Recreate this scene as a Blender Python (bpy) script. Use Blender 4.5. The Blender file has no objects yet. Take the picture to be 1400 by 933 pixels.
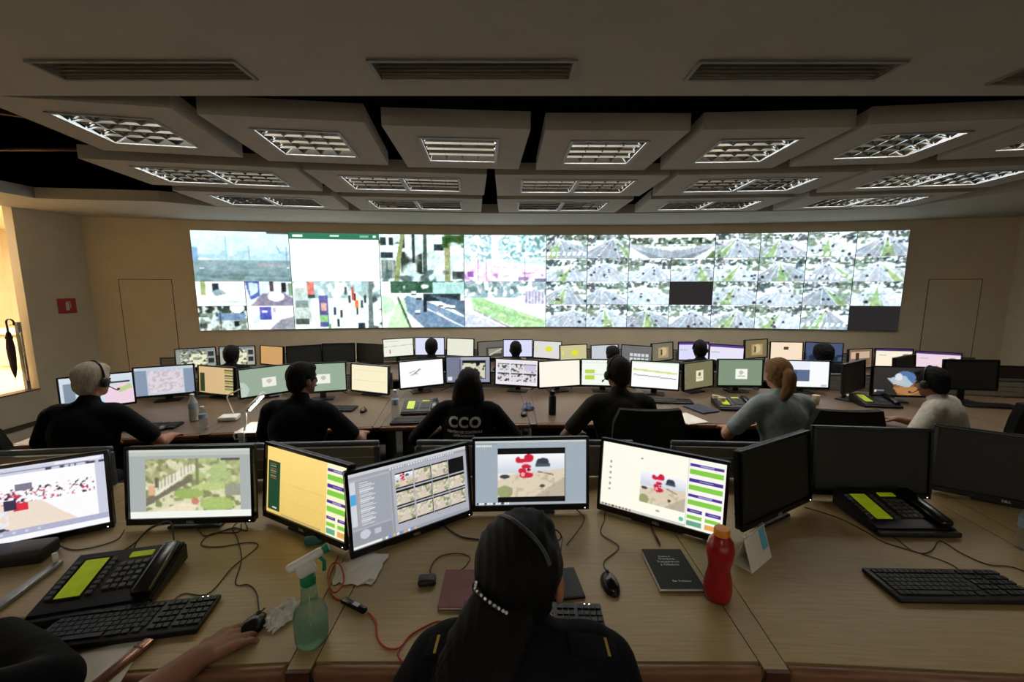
import bpy, bmesh, math, random
import numpy as np
from mathutils import Vector, Matrix, Euler
from mathutils.bvhtree import BVHTree

random.seed(7)
rng = np.random.default_rng(7)
scene = bpy.context.scene
COL = scene.collection
PI = math.pi
R = math.radians

# ------------------------------------------------------------------ camera
CAM_H, PITCH, FPX = 1.88, R(7.7), 565.0
cam_d = bpy.data.cameras.new('camera')
cam_d.sensor_width = 36.0
cam_d.lens = FPX / 1400 * 36.0
cam_d.clip_start = 0.02
cam = bpy.data.objects.new('camera', cam_d)
COL.objects.link(cam)
cam.location = (0, 0, CAM_H)
cam.rotation_euler = (PI / 2 - PITCH, 0, 0)
scene.camera = cam

# ------------------------------------------------------------------ world, exposure
world = bpy.data.worlds.new('world')
scene.world = world
world.use_nodes = True
world.node_tree.nodes['Background'].inputs[0].default_value = (0.5, 0.55, 0.6, 1)
world.node_tree.nodes['Background'].inputs[1].default_value = 0.0
vs = scene.view_settings
vs.view_transform = 'Standard'
vs.look = 'None'
vs.gamma = 1.0
vs.exposure = 0.0
vs.use_curve_mapping = False
scene.cycles.max_bounces = 7
scene.cycles.diffuse_bounces = 4
scene.cycles.glossy_bounces = 3
scene.cycles.sample_clamp_indirect = 6.0

# brightness of what gives off light in this room
WALL_GAIN = 1.38      # video wall
MON_GAIN = 1.0        # desk monitors
TUBE_GAIN = 6.0       # tubes in the louvred ceiling lights (dimmed)
TUBE_WATT = 11.0       # light of one louvred ceiling light
BACK_FILL_WATT = 23.0      # one fill light added behind the camera, out of view
REAR_FILL_WATT = 145.0     # one light added by the rear wall for frontal fill
BACK_FILL_GAIN = 10.0      # tubes of the added fill lights behind the camera
HALL_GAIN = 240.0      # lamp in the side corridor

CP, SP = math.cos(PITCH), math.sin(PITCH)
def unp(x, y, z):
    """photo pixel -> point at height z"""
    xc = (x - 700) / FPX
    yc = (y - 466.5) / FPX
    d = Vector((xc, CP - yc * SP, -SP - yc * CP))
    t = (z - CAM_H) / d.z
    return Vector((0, 0, CAM_H)) + d * t

# ------------------------------------------------------------------ colour and materials
def lin(c):
    return tuple(((v / 255) / 12.92 if v / 255 <= 0.04045 else ((v / 255 + 0.055) / 1.055) ** 2.4) for v in c)
MATS = {}
def mat(name, rgb, rough=0.5, metal=0.0, var=0.12, scale=12.0, bump=0.0, bscale=60.0, emit=0.0, alpha=1.0, trans=0.0,
        spec=0.5, stretch=(1, 1, 1), rgb2=None, sss=0.0, coat=0.0, ior=1.45):
    """procedural Principled material: noise-varied colour, optional fine relief"""
    if name in MATS:
        return MATS[name]
    m = bpy.data.materials.new(name)
    m.use_nodes = True
    nt = m.node_tree
    b = nt.nodes['Principled BSDF']
    c = lin(rgb)
    tc = nt.nodes.new('ShaderNodeTexCoord')
    mp = nt.nodes.new('ShaderNodeMapping')
    mp.inputs['Scale'].default_value = stretch
    nt.links.new(tc.outputs['Object'], mp.inputs['Vector'])
    nz = nt.nodes.new('ShaderNodeTexNoise')
    nz.inputs['Scale'].default_value = scale
    nz.inputs['Detail'].default_value = 5
    nt.links.new(mp.outputs['Vector'], nz.inputs['Vector'])
    mx = nt.nodes.new('ShaderNodeMix')
    mx.data_type = 'RGBA'
    c2 = lin(rgb2) if rgb2 else tuple(v * (1 + var) for v in c)
    c1 = c if rgb2 else tuple(v * (1 - var) for v in c)
    mx.inputs[6].default_value = (*c1, 1)
    mx.inputs[7].default_value = (*c2, 1)
    rp = nt.nodes.new('ShaderNodeMapRange')
    rp.inputs['From Min'].default_value = 0.3
    rp.inputs['From Max'].default_value = 0.7
    nt.links.new(nz.outputs['Fac'], rp.inputs['Value'])
    nt.links.new(rp.outputs['Result'], mx.inputs[0])
    nt.links.new(mx.outputs[2], b.inputs['Base Color'])
    b.inputs['Roughness'].default_value = rough
    b.inputs['Metallic'].default_value = metal
    b.inputs['Specular IOR Level'].default_value = spec
    b.inputs['IOR'].default_value = ior
    if coat:
        b.inputs['Coat Weight'].default_value = coat
        b.inputs['Coat Roughness'].default_value = 0.08
    if sss:
        b.inputs['Subsurface Weight'].default_value = sss
        b.inputs['Subsurface Radius'].default_value = (0.01, 0.004, 0.002)
    if trans:
        b.inputs['Transmission Weight'].default_value = trans
    if alpha < 1:
        b.inputs['Alpha'].default_value = alpha
    if emit:
        nt.links.new(mx.outputs[2], b.inputs['Emission Color'])
        b.inputs['Emission Strength'].default_value = emit
    if bump:
        n2 = nt.nodes.new('ShaderNodeTexNoise')
        n2.inputs['Scale'].default_value = bscale
        n2.inputs['Detail'].default_value = 3
        nt.links.new(mp.outputs['Vector'], n2.inputs['Vector'])
        bp = nt.nodes.new('ShaderNodeBump')
        bp.inputs['Strength'].default_value = bump
        bp.inputs['Distance'].default_value = 0.01
        nt.links.new(n2.outputs['Fac'], bp.inputs['Height'])
        nt.links.new(bp.outputs['Normal'], b.inputs['Normal'])
    MATS[name] = m
    return m

def screen_mat(name, gain):
    """a lit display: the picture is a colour attribute, given off as light"""
    if name in MATS:
        return MATS[name]
    m = bpy.data.materials.new(name)
    m.use_nodes = True
    nt = m.node_tree
    b = nt.nodes['Principled BSDF']
    a = nt.nodes.new('ShaderNodeVertexColor')
    a.layer_name = 'picture'
    b.inputs['Base Color'].default_value = (0.01, 0.01, 0.01, 1)
    b.inputs['Roughness'].default_value = 0.35
    b.inputs['Specular IOR Level'].default_value = 0.25
    nt.links.new(a.outputs['Color'], b.inputs['Emission Color'])
    b.inputs['Emission Strength'].default_value = gain
    MATS[name] = m
    return m

WALLP = mat('painted_beige_wall', (212, 197, 170), 0.85, var=0.04, scale=3, bump=0.05, bscale=180)
CEILP = mat('ceiling_paint', (182, 175, 162), 0.9, var=0.04, scale=4, bump=0.05, bscale=200)
PANELP = mat('ceiling_panel_paint', (180, 172, 160), 0.88, var=0.05, scale=5, bump=0.04, bscale=160)
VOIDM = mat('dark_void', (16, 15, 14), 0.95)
FLOORM = mat('dark_carpet', (48, 44, 40), 0.95, var=0.25, scale=40, bump=0.2, bscale=300)
HALLM = mat('corridor_paint', (238, 222, 190), 0.8, var=0.03)
HALLF = mat('corridor_floor_tile', (226, 204, 168), 0.5, var=0.05, scale=2)
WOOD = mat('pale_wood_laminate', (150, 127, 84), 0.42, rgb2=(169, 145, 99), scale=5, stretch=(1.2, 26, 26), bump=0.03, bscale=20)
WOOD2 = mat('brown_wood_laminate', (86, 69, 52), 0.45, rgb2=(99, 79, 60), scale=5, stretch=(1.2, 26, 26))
EDGE = mat('red_brown_edge', (104, 68, 44), 0.4, rgb2=(124, 84, 54), scale=6, stretch=(1, 8, 8))
EDGE_D = mat('dark_brown_edge', (72, 36, 24), 0.4)
SEAM = mat('seam_dark', (50, 36, 22), 0.8)
BLACK = mat('black_plastic', (13, 13, 14), 0.45, var=0.15)
BLACKG = mat('black_gloss_plastic', (10, 10, 11), 0.22, var=0.1)
MATBLK = mat('matte_black_panel', (26, 26, 26), 0.55, var=0.1)
OFFSCR = mat('switched_off_screen', (36, 37, 35), 0.5, var=0.05, spec=0.3)
OFFBRN = mat('switched_off_matte_screen', (46, 36, 30), 0.5, var=0.05, spec=0.3)
CHAIRF = mat('black_chair_fabric', (20, 20, 21), 0.9, var=0.2, scale=80, bump=0.2, bscale=400)
CHAIRP = mat('chair_plastic', (24, 24, 25), 0.5)
CHROME = mat('chrome', (190, 190, 190), 0.2, metal=1.0)
ALU = mat('brushed_aluminium', (142, 142, 140), 0.4, metal=0.6, var=0.08, scale=30, stretch=(1, 20, 20))
ALUD = mat('grey_cap_metal', (84, 87, 92), 0.4, metal=0.4, var=0.08)
SLATG = mat('warm_grey_slat', (120, 114, 100), 0.6, var=0.08)
REARW = mat('rear_wall_white', (230, 224, 208), .8, var=.02)  # unseen wall, made white to bounce the added light forward
LOUV = mat('louvre_mirror_aluminium', (225, 226, 228), 0.09, metal=1.0, var=0.03)
FRAMEW = mat('light_frame_grey', (150, 150, 148), 0.5)
GRILLM = mat('grille_grey', (132, 127, 116), 0.55, var=0.06)
GRILLD = mat('grille_dark', (22, 20, 18), 0.7)
TUBE = mat('lit_tube', (255, 250, 235), 0.5, emit=TUBE_GAIN, var=0.0)
FILL_TUBE = mat('lit_fill_tube', (255, 240, 214), 0.5, emit=BACK_FILL_GAIN, var=0.0)
PIPE = mat('sprinkler_red', (70, 24, 20), 0.5)
DUCT = mat('dark_duct', (46, 42, 38), 0.7, var=0.2)
WHITEP = mat('white_plastic', (222, 222, 216), 0.4, var=0.03)
PAPER = mat('paper_white', (214, 208, 194), 0.9, var=0.04, bump=0.1, bscale=30)
LCD = mat('lime_lcd', (176, 196, 30), 0.35, emit=0.16, var=0.12, scale=20)
KEYM = mat('phone_key_grey', (86, 86, 84), 0.5)
CABLE = mat('black_cable', (24, 22, 20), 0.5)
CABLEB = mat('brown_cable', (58, 42, 30), 0.5)
REDC = mat('red_cable', (176, 40, 30), 0.45)
LOGOM = mat('silver_logo', (190, 190, 190), 0.35, metal=0.5)
LEDW = mat('white_led', (255, 255, 255), 0.4, emit=3.0, var=0.0)
PRINTW = mat('white_print', (205, 205, 205), 0.7, var=0.05)
SCR_WALL = screen_mat('video_wall_picture', WALL_GAIN)
SCR_MON = screen_mat('monitor_picture', MON_GAIN)

# ------------------------------------------------------------------ mesh helpers
class MB:
    def __init__(self):
        self.v, self.f = [], []
    def add(self, vs_, fs_, M=None):
        k = len(self.v)
        for p in vs_:
            p = Vector(p)
            self.v.append(M @ p if M is not None else p)
        for f in fs_:
            self.f.append(tuple(i + k for i in f))
        return self
    def box(self, c, s, M=None):
        x, y, z = c
        a, b, d = s[0] / 2, s[1] / 2, s[2] / 2
        vv = [(x - a, y - b, z - d), (x + a, y - b, z - d), (x + a, y + b, z - d), (x - a, y + b, z - d),
              (x - a, y - b, z + d), (x + a, y - b, z + d), (x + a, y + b, z + d), (x - a, y + b, z + d)]
        return self.add(vv, [(0, 3, 2, 1), (4, 5, 6, 7), (0, 1, 5, 4), (1, 2, 6, 5), (2, 3, 7, 6), (3, 0, 4, 7)], M)
    def rbox(self, c, s, r=0.01, seg=2, M=None):
        bm = bmesh.new()
        bmesh.ops.create_cube(bm, size=1.0, matrix=Matrix.Diagonal((s[0], s[1], s[2], 1)))
        r = min(r, min(s) * 0.49)
        bmesh.ops.bevel(bm, geom=bm.edges[:], offset=r, segments=seg, profile=0.5, affect='EDGES')
        bm.verts.index_update()
        T = Matrix.Translation(c)
        if M is not None:
            T = M @ T
        self.add([v.co.copy() for v in bm.verts], [[v.index for v in f.verts] for f in bm.faces], T)
        bm.free()
        return self
    def prism(self, pts, z0, z1, M=None):
        n = len(pts)
        vv = [(p[0], p[1], z0) for p in pts] + [(p[0], p[1], z1) for p in pts]
        ff = [tuple(reversed(range(n))), tuple(range(n, 2 * n))]
        ff += [(i, (i + 1) % n, n + (i + 1) % n, n + i) for i in range(n)]
        return self.add(vv, ff, M)
    def lathe(self, prof, n=20, M=None):
        vv, ff = [], []
        for (r, z) in prof:
            for k in range(n):
                a = 2 * PI * k / n
                vv.append((r * math.cos(a), r * math.sin(a), z))
        for j in range(len(prof) - 1):
            for k in range(n):
                ff.append((j * n + k, j * n + (k + 1) % n, (j + 1) * n + (k + 1) % n, (j + 1) * n + k))
        ff.append(tuple(reversed(range(n))))
        ff.append(tuple(range((len(prof) - 1) * n, len(prof) * n)))
        return self.add(vv, ff, M)
    def tube(self, pts, r, n=8, M=None, close=False, r_end=None):
        P = [Vector(p) for p in pts]
        m = len(P)
        vv, ff = [], []
        up = Vector((0, 0, 1))
        prev = None
        for i, p in enumerate(P):
            if close:
                t = P[(i + 1) % m] - P[i - 1]
            else:
                t = P[min(i + 1, m - 1)] - P[max(i - 1, 0)]
            if t.length < 1e-9:
                t = Vector((0, 0, 1))
            t.normalize()
            if prev is None:
                a = t.cross(up)
                if a.length < 0.05:
                    a = t.cross(Vector((1, 0, 0)))
            else:
                a = prev - t * prev.dot(t)
                if a.length < 1e-6:
                    a = t.cross(up)
            a.normalize()
            prev = a
            b = t.cross(a)
            rr = r if r_end is None else r + (r_end - r) * i / (m - 1)
            for k in range(n):
                an = 2 * PI * k / n
                vv.append(p + (a * math.cos(an) + b * math.sin(an)) * rr)
        for i in range(m if close else m - 1):
            for k in range(n):
                j = (i + 1) % m
                ff.append((i * n + k, i * n + (k + 1) % n, j * n + (k + 1) % n, j * n + k))
        if not close:
            ff.append(tuple(range(n)))
            ff.append(tuple(reversed(range((m - 1) * n, m * n))))
        return self.add(vv, ff, M)
    def cyl(self, p0, p1, r, n=16, M=None, r1=None):
        return self.tube([p0, p1], r, n, M, r_end=r1)
    def ell(self, c, rad, n=16, rings=10, M=None, rot=None):
        vv, ff = [], []
        T = Matrix.Translation(c) @ (rot.to_4x4() if rot is not None else Matrix()) @ Matrix.Diagonal((*rad, 1))
        if M is not None:
            T = M @ T
        for j in range(1, rings):
            a = PI * j / rings
            for k in range(n):
                b = 2 * PI * k / n
                vv.append((math.sin(a) * math.cos(b), math.sin(a) * math.sin(b), math.cos(a)))
        vv += [(0, 0, 1), (0, 0, -1)]
        t, bt = len(vv) - 2, len(vv) - 1
        for j in range(rings - 2):
            for k in range(n):
                ff.append((j * n + k, (j + 1) * n + k, (j + 1) * n + (k + 1) % n, j * n + (k + 1) % n))
        for k in range(n):
            ff.append((t, k, (k + 1) % n))
            ff.append((bt, (rings - 2) * n + (k + 1) % n, (rings - 2) * n + k))
        return self.add(vv, ff, T)
    def mesh(self, name, smooth=False, angle=None):
        me = bpy.data.meshes.new(name)
        me.from_pydata([tuple(p) for p in self.v], [], self.f)
        if not getattr(self, 'raw', False):
            bm = bmesh.new()
            bm.from_mesh(me)
            bmesh.ops.recalc_face_normals(bm, faces=bm.faces)
            bm.to_mesh(me)
            bm.free()
        if smooth or angle:
            me.shade_smooth()
            if angle:
                me.set_sharp_from_angle(angle=R(angle))
        return me
    def build(self, name, material, parent=None, smooth=False, angle=None, loc=None, rot=None):
        return obj(name, self.mesh(name, smooth, angle), material, parent, loc, rot)

def obj(name, me, material=None, parent=None, loc=None, rot=None):
    o = bpy.data.objects.new(name, me)
    COL.objects.link(o)
    if material is not None and me is not None and not me.materials:
        me.materials.append(material)
    if parent is not None:
        o.parent = parent
    if loc is not None:
        o.location = loc
    if rot is not None:
        o.rotation_euler = rot
    return o

def tag(o, label, cat, group=None):
    o['label'] = label
    o['category'] = cat
    if group:
        o['group'] = group
    return o

def thing(name, label, cat, loc=(0, 0, 0), rz=0.0, group=None):
    o = bpy.data.objects.new(name, None)
    o.empty_display_size = 0.05
    COL.objects.link(o)
    o.location = loc
    o.rotation_euler = (0, 0, rz)
    return tag(o, label, cat, group)

def struct(o):
    o['kind'] = 'structure'
    return o

def spline(pts, n=8):
    P = [Vector(p) for p in pts]
    out = []
    for i in range(len(P) - 1):
        p0, p1, p2, p3 = P[max(i - 1, 0)], P[i], P[i + 1], P[min(i + 2, len(P) - 1)]
        for k in range(n):
            t = k / n
            out.append(0.5 * ((2 * p1) + (p2 - p0) * t + (2 * p0 - 5 * p1 + 4 * p2 - p3) * t * t + (3 * p1 - p0 - 3 * p2 + p3) * t ** 3))
    out.append(P[-1])
    return out

def text_mesh(txt, size, extrude=0.0004, align='CENTER', bold=0.0, spacing=1.0, line=1.0):
    cu = bpy.data.curves.new('lettering', 'FONT')
    cu.body = txt
    cu.size = size
    cu.extrude = extrude
    cu.offset = bold
    cu.align_x = align
    cu.align_y = 'CENTER'
    cu.space_character = spacing
    cu.space_line = line
    cu.resolution_u = 3
    o = bpy.data.objects.new('lettering', cu)
    COL.objects.link(o)
    dg = bpy.context.evaluated_depsgraph_get()
    me = bpy.data.meshes.new_from_object(o.evaluated_get(dg))
    bpy.data.objects.remove(o)
    bpy.data.curves.remove(cu)
    return me

# ------------------------------------------------------------------ pictures for lit displays
class Img:
    """small raster in sRGB 0..255, u to the right, v downwards, both 0..1"""
    def __init__(self, w, h, bg=(255, 255, 255)):
        self.w, self.h = w, h
        self.a = np.ones((h, w, 3)) * np.array(bg, float)
        self.U, self.V = np.meshgrid((np.arange(w) + .5) / w, (np.arange(h) + .5) / h)
    def put(self, mk, c, k=1.0):
        self.a[mk] = self.a[mk] * (1 - k) + np.array(c, float) * k
        return self
    def rect(self, u0, v0, u1, v1, c, k=1.0):
        return self.put((self.U >= u0) & (self.U < u1) & (self.V >= v0) & (self.V < v1), c, k)
    def ell(self, u, v, ru, rv, c, k=1.0):
        return self.put(((self.U - u) / ru) ** 2 + ((self.V - v) / rv) ** 2 < 1, c, k)
    def poly(self, pts, c, k=1.0):
        m = np.zeros(self.U.shape, bool)
        n = len(pts)
        for i in range(n):
            (x0, y0), (x1, y1) = pts[i], pts[(i + 1) % n]
            if y0 == y1:
                continue
            cr = ((y0 > self.V) != (y1 > self.V)) & (self.U < (x1 - x0) * (self.V - y0) / (y1 - y0) + x0)
            m ^= cr
        return self.put(m, c, k)
    def line(self, p, q, wd, c, k=1.0):
        asp = self.h / self.w
        ax, ay, bx, by = p[0], p[1] * asp, q[0], q[1] * asp
        dx, dy = bx - ax, by - ay
        L2 = dx * dx + dy * dy + 1e-9
        t = np.clip(((self.U - ax) * dx + (self.V * asp - ay) * dy) / L2, 0, 1)
        d = np.hypot(self.U - ax - t * dx, self.V * asp - ay - t * dy)
        return self.put(d < wd, c, k)
    def grad(self, v0, v1, c0, c1):
        m = (self.V >= v0) & (self.V < v1)
        t = ((self.V - v0) / (v1 - v0))[..., None]
        g = np.array(c0, float) * (1 - t) + np.array(c1, float) * t
        self.a[m] = g[m]
        return self
    def cloud(self, nu, nv, seed):
        r = np.random.default_rng(seed)
        g = r.random((nv + 1, nu + 1))
        x, y = self.U * nu, self.V * nv
        i, j = np.minimum(x.astype(int), nu - 1), np.minimum(y.astype(int), nv - 1)
        fx, fy = x - i, y - j
        return (g[j, i] * (1 - fx) + g[j, i + 1] * fx) * (1 - fy) + (g[j + 1, i] * (1 - fx) + g[j + 1, i + 1] * fx) * fy
    def blotch(self, mk, nu, nv, seed, c, th=0.5, k=1.0):
        t = np.clip((self.cloud(nu, nv, seed) - th + .1) / .2, 0, 1)
        t = (t * t * (3 - 2 * t) * k * mk)[..., None]
        self.a = self.a * (1 - t) + np.array(c, float) * t
        return self
    def soft(self, n=1):
        for _ in range(n):
            p = np.pad(self.a, ((1, 1), (1, 1), (0, 0)), mode='edge')
            self.a = (p[:-2, 1:-1] + p[2:, 1:-1] + p[1:-1, :-2] + p[1:-1, 2:] + 2 * p[1:-1, 1:-1]) / 6
        return self
    def tex(self, amt, seed=1):
        a = self.cloud(max(self.w * 2 // 5, 2), max(self.h * 2 // 5, 2), seed + 900) - .5
        b = self.cloud(max(self.w // 6, 2), max(self.h // 6, 2), seed + 950) - .5
        c = self.cloud(max(self.w // 4, 2), max(self.h // 4, 2), seed + 990) - .5
        self.a += (amt * (1.5 * a + 1.1 * b))[..., None] + amt * .5 * c[..., None] * np.array((1.0, -.6, -1.0))
        return self
    def grain(self, amt, seed=1):
        r = np.random.default_rng(seed)
        self.a += (r.random((self.h, self.w, 1)) - .5) * 2 * amt
        return self
    def paste(self, im, u0, v0, u1, v1):
        m = (self.U >= u0) & (self.U < u1) & (self.V >= v0) & (self.V < v1)
        x = np.clip(((self.U - u0) / (u1 - u0) * im.w).astype(int), 0, im.w - 1)
        y = np.clip(((self.V - v0) / (v1 - v0) * im.h).astype(int), 0, im.h - 1)
        self.a[m] = im.a[y, x][m]
        return self
    def linear(self):
        s = np.clip(self.a, 0, 255) / 255
        return np.where(s <= 0.04045, s / 12.92, ((s + 0.055) / 1.055) ** 2.4)

def picture_mesh(name, pos, im):
    """grid mesh, pos(u,v) -> (x,y,z) arrays, one vertex a picture point"""
    w, h = im.w, im.h
    U, V = np.meshgrid(np.linspace(0, 1, w), np.linspace(0, 1, h))
    X, Y, Z = pos(U, V)
    co = np.stack([X, Y, Z], -1).reshape(-1, 3).astype(np.float32)
    idx = np.arange(w * h).reshape(h, w)
    q = np.stack([idx[1:, :-1], idx[1:, 1:], idx[:-1, 1:], idx[:-1, :-1]], -1).reshape(-1, 4).astype(np.int32)
    me = bpy.data.meshes.new(name)
    me.vertices.add(len(co))
    me.vertices.foreach_set('co', co.ravel())
    me.loops.add(q.size)
    me.loops.foreach_set('vertex_index', q.ravel())
    me.polygons.add(len(q))
    me.polygons.foreach_set('loop_start', np.arange(0, q.size, 4, dtype=np.int32))
    me.update(calc_edges=True)
    ca = me.color_attributes.new('picture', 'FLOAT_COLOR', 'POINT')
    col = np.ones((w * h, 4), np.float32)
    col[:, :3] = im.linear().reshape(-1, 3)
    ca.data.foreach_set('color', col.ravel())
    return me

def road_feed(seed, w=64, h=36):
    """a traffic camera picture: carriageway running to a vanishing point, verge, trees, cars"""
    r = np.random.default_rng(seed)
    im = Img(w, h, (226, 232, 232))
    hz = r.uniform(.1, .22)
    vp = r.uniform(.3, .7)
    im.grad(0, hz, (255, 255, 255), (232, 244, 248))
    im.blotch((im.V < hz + .12) & (im.V > hz - .12), 19, 15, seed + 5, (84, 104, 84), .5, .9)
    im.blotch((im.V < hz + .1) & (im.V > hz - .15), 26, 16, seed + 6, (56, 60, 66), .64, .9)
    for k in range(4):                                   # buildings at the back
        u = r.uniform(0, .95)
        g = r.integers(120, 215)
        im.rect(u, hz - r.uniform(.05, .15), u + r.uniform(.04, .1), hz + .03, (g, g + 4, g + 8))
    b0, b1 = r.uniform(-.9, -.1), r.uniform(1.05, 1.9)
    g = int(r.choice([160, 174, 186, 200]))
    im.poly([(vp - .05, hz + .04), (vp + .06, hz + .04), (b1, 1.02), (b0, 1.02)], (g, g + 8, g + 16))
    n = int(r.integers(5, 9))
    for k in range(n + 1):
        im.line((vp + .005, hz + .04), (b0 + (b1 - b0) * k / n, 1.0), .0085 if k in (0, n) else .0055, (250, 252, 255), .95 if k % 2 == 0 else .6)
    if r.random() > .4:                                  # planted strip
        t0 = r.uniform(.35, .65)
        mx = b0 + (b1 - b0) * t0
        im.poly([(vp - .004, hz + .05), (vp + .02, hz + .05), (mx + .13, 1.02), (mx - .1, 1.02)], (156, 180, 132))
        im.line((vp, hz + .05), (mx - .1, 1.0), .008, (238, 242, 240)); im.line((vp + .02, hz + .05), (mx + .13, 1.0), .008, (238, 242, 240))
        im.blotch((np.abs(im.U - mx) < .2) & (im.V > .5), 18, 10, seed + 8, (124, 150, 104), .6, .6)
    side = 1 if r.random() > .5 else 0
    im.blotch(((im.U > .74) if side else (im.U < .26)) & (im.V < .55), 17, 13, seed + 9, (112, 130, 108), .5, .8)
    im.blotch(((im.U < .2) if side else (im.U > .8)) & (im.V < .46), 19, 14, seed + 11, (72, 80, 84), .54, .85)
    if r.random() > .78:                                 # zebra crossing
        v0 = r.uniform(.7, .84)
        for k in range(8):
            u = .02 + k * .125
            im.poly([(u + .02, v0), (u + .075, v0), (u + .06, v0 + .15), (u - .01, v0 + .15)], (252, 254, 255))
    for k in range(int(r.integers(4, 10))):
        v = r.uniform(hz + .1, .9)
        u = vp + (r.uniform(-.8, .8)) * (v - hz)
        s_ = .022 + .055 * (v - hz)
        c = [(34, 36, 42), (250, 252, 255), (70, 76, 84), (40, 40, 46), (96, 96, 104)][int(r.integers(0, 5))]
        im.ell(u, v + s_ * 1.3, s_ * .75, s_ * .5, (70, 74, 80))
        im.rect(u - s_ / 2, v, u + s_ / 2, v + s_ * 1.3, c)
    im.soft(1).tex(24, seed)
    im.a *= np.array((.97, 1.0, 1.02))
    im.a = np.where(im.a > 128, 128 + (im.a - 128) * 1.12, im.a)
    return im.grain(8, seed)

# ================================================================== THE ROOM
CEIL = 3.0
F1, F2, F3 = 0.10, -0.05, -0.16          # floor heights of the three tiers
D1, D2, D3 = 0.84, 0.69, 0.58            # worktop heights
AX, AY, AR = 0.65, -19.5, 27.6           # plan arc of the video wall
AMAX = 0.2835
def arc(a, r=AR):
    return Vector((AX + r * math.sin(a), AY + r * math.cos(a), 0))
def wall_hit(x, y, r=AR):
    """photo pixel -> (angle, height) on the curved wall"""
    p1 = unp(x, y, CAM_H - 1 if y > 390 else CAM_H + 1)
    d = (p1 - Vector((0, 0, CAM_H)))
    d = d / d.y
    lo, hi = 1.0, 20.0
    for _ in range(60):
        m = (lo + hi) / 2
        if math.hypot(d.x * m - AX, m - AY) < r:
            lo = m
        else:
            hi = m
    return math.atan2(d.x * lo - AX, lo - AY), CAM_H + d.z * lo

fl = MB()
fl.box((0.5, -1.65, F1 - .25), (15.9, 8.7, .5))
fl.box((0.5, 3.875, F2 - .25), (15.9, 2.35, .5))
fl.box((0.5, 6.6, F3 - .25), (15.9, 3.1, .5))
struct(fl.build('floor', FLOORM))

N = 48
def curved_slab(a0, a1, z0, z1, r0, r1, n):
    b = MB()
    vv, ff = [], []
    for i in range(n + 1):
        a = a0 + (a1 - a0) * i / n
        p, q = arc(a, r0), arc(a, r1)
        vv += [(p.x, p.y, z0), (q.x, q.y, z0), (q.x, q.y, z1), (p.x, p.y, z1)]
    for i in range(n):
        k = 4 * i
        for e in range(4):
            ff.append((k + e, k + (e + 1) % 4, k + 4 + (e + 1) % 4, k + 4 + e))
    ff += [(0, 1, 2, 3), (4 * n + 3, 4 * n + 2, 4 * n + 1, 4 * n)]
    return b.add(vv, ff)
struct(curved_slab(-AMAX - .008, AMAX + .006, -.3, 3.2, AR, AR + .15, N).build('wall_back', WALLP, smooth=True, angle=30))

struct(MB().prism([(-7.07, 7.03), (-7.23, 6.17), (-7.39, 6.19), (-7.22, 7.1)], -.3, 3.2).build('wall_left', WALLP))
struct(MB().box((-7.3, -1.9, 1.45), (.15, 8.2, 3.5)).build('wall_left', WALLP))
struct(MB().box((8.45, .55, 1.45), (.15, 13.1, 3.5)).build('wall_right', WALLP))
struct(MB().box((.5, -6.05, 1.45), (16.0, .12, 3.5)).build('wall_rear', REARW))
struct(MB().box((-7.3, 4.2, 0.0), (.14, 3.94, .6)).add([(0, 0, 0)], []).build('trim_1', WALLP))
struct(MB().box((-7.3, 4.2, .309), (.17, 3.94, .016)).build('trim_2', EDGE_D))

# side corridor, brightly lit
struct(MB().box((-9.3, 5.6, .24), (3.86, 7.4, .12)).build('floor', HALLF))
struct(MB().box((-11.3, 5.6, 1.6), (.12, 7.4, 3.0)).build('wall_corridor', HALLM))
struct(MB().box((-9.3, 9.35, 1.6), (4.1, .12, 3.0)).build('wall_corridor', HALLM))
struct(MB().box((-9.3, 1.85, 1.6), (4.1, .12, 3.0)).build('wall_corridor', HALLM))
struct(MB().prism([(-7.34, 7.15), (-7.24, 7.15), (-7.24, 9.29), (-7.34, 9.29)], .3, 3.0).build('wall_corridor', HALLM))
struct(MB().box((-9.3, 5.6, 3.16), (4.1, 7.6, .12)).build('ceiling', HALLM))
HALLL = mat('corridor_lamp', (255, 243, 218), 0.5, emit=HALL_GAIN, var=0.0)
t = thing('corridor_lamp', 'lit square ceiling lamp in the bright side corridor on the left', 'lamp', (-8.75, 6.3, 3.1))
MB().rbox((0, 0, -.03), (.66, .66, .06), .01).build('housing', WHITEP, t)
MB().box((0, 0, -.064), (.6, .6, .008)).build('diffuser', HALLL, t)

# near ceiling with slots for the air grilles
GR = [(-1.92, 2.34), (-.2, 2.335), (1.47, 2.345), (3.18, 2.39), (-3.62, 2.34)]
GW, GD = 1.06, .2
def grid_slab(x0, x1, y0, y1, z0, z1, holes):
    xs = sorted({x0, x1, *[h[0] for h in holes], *[h[1] for h in holes]})
    ys = sorted({y0, y1, *[h[2] for h in holes], *[h[3] for h in holes]})
    b = MB()
    for i in range(len(xs) - 1):
        for j in range(len(ys) - 1):
            cx, cy = (xs[i] + xs[i + 1]) / 2, (ys[j] + ys[j + 1]) / 2
            if any(h[0] < cx < h[1] and h[2] < cy < h[3] for h in holes):
                continue
            b.box((cx, cy, (z0 + z1) / 2), (xs[i + 1] - xs[i], ys[j + 1] - ys[j], z1 - z0))
    return b
BL = [(-3.1, -1.3), (-.1, -1.3), (2.9, -1.3), (-4.6, -5.0), (-1.4, -5.0), (1.8, -5.0), (5.0, -5.0)]  # ceiling spots of the fill lights added behind the camera
holes = [(x - GW / 2 + .02, x + GW / 2 - .02, y - GD / 2 + .015, y + GD / 2 - .015) for x, y in GR]
holes += [(x - .3, x + .3, y - .3, y + .3) for x, y in BL]
struct(grid_slab(-7.3, 8.4, -6.0, 2.64, CEIL, CEIL + .12, holes).build('ceiling', CEILP))
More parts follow.
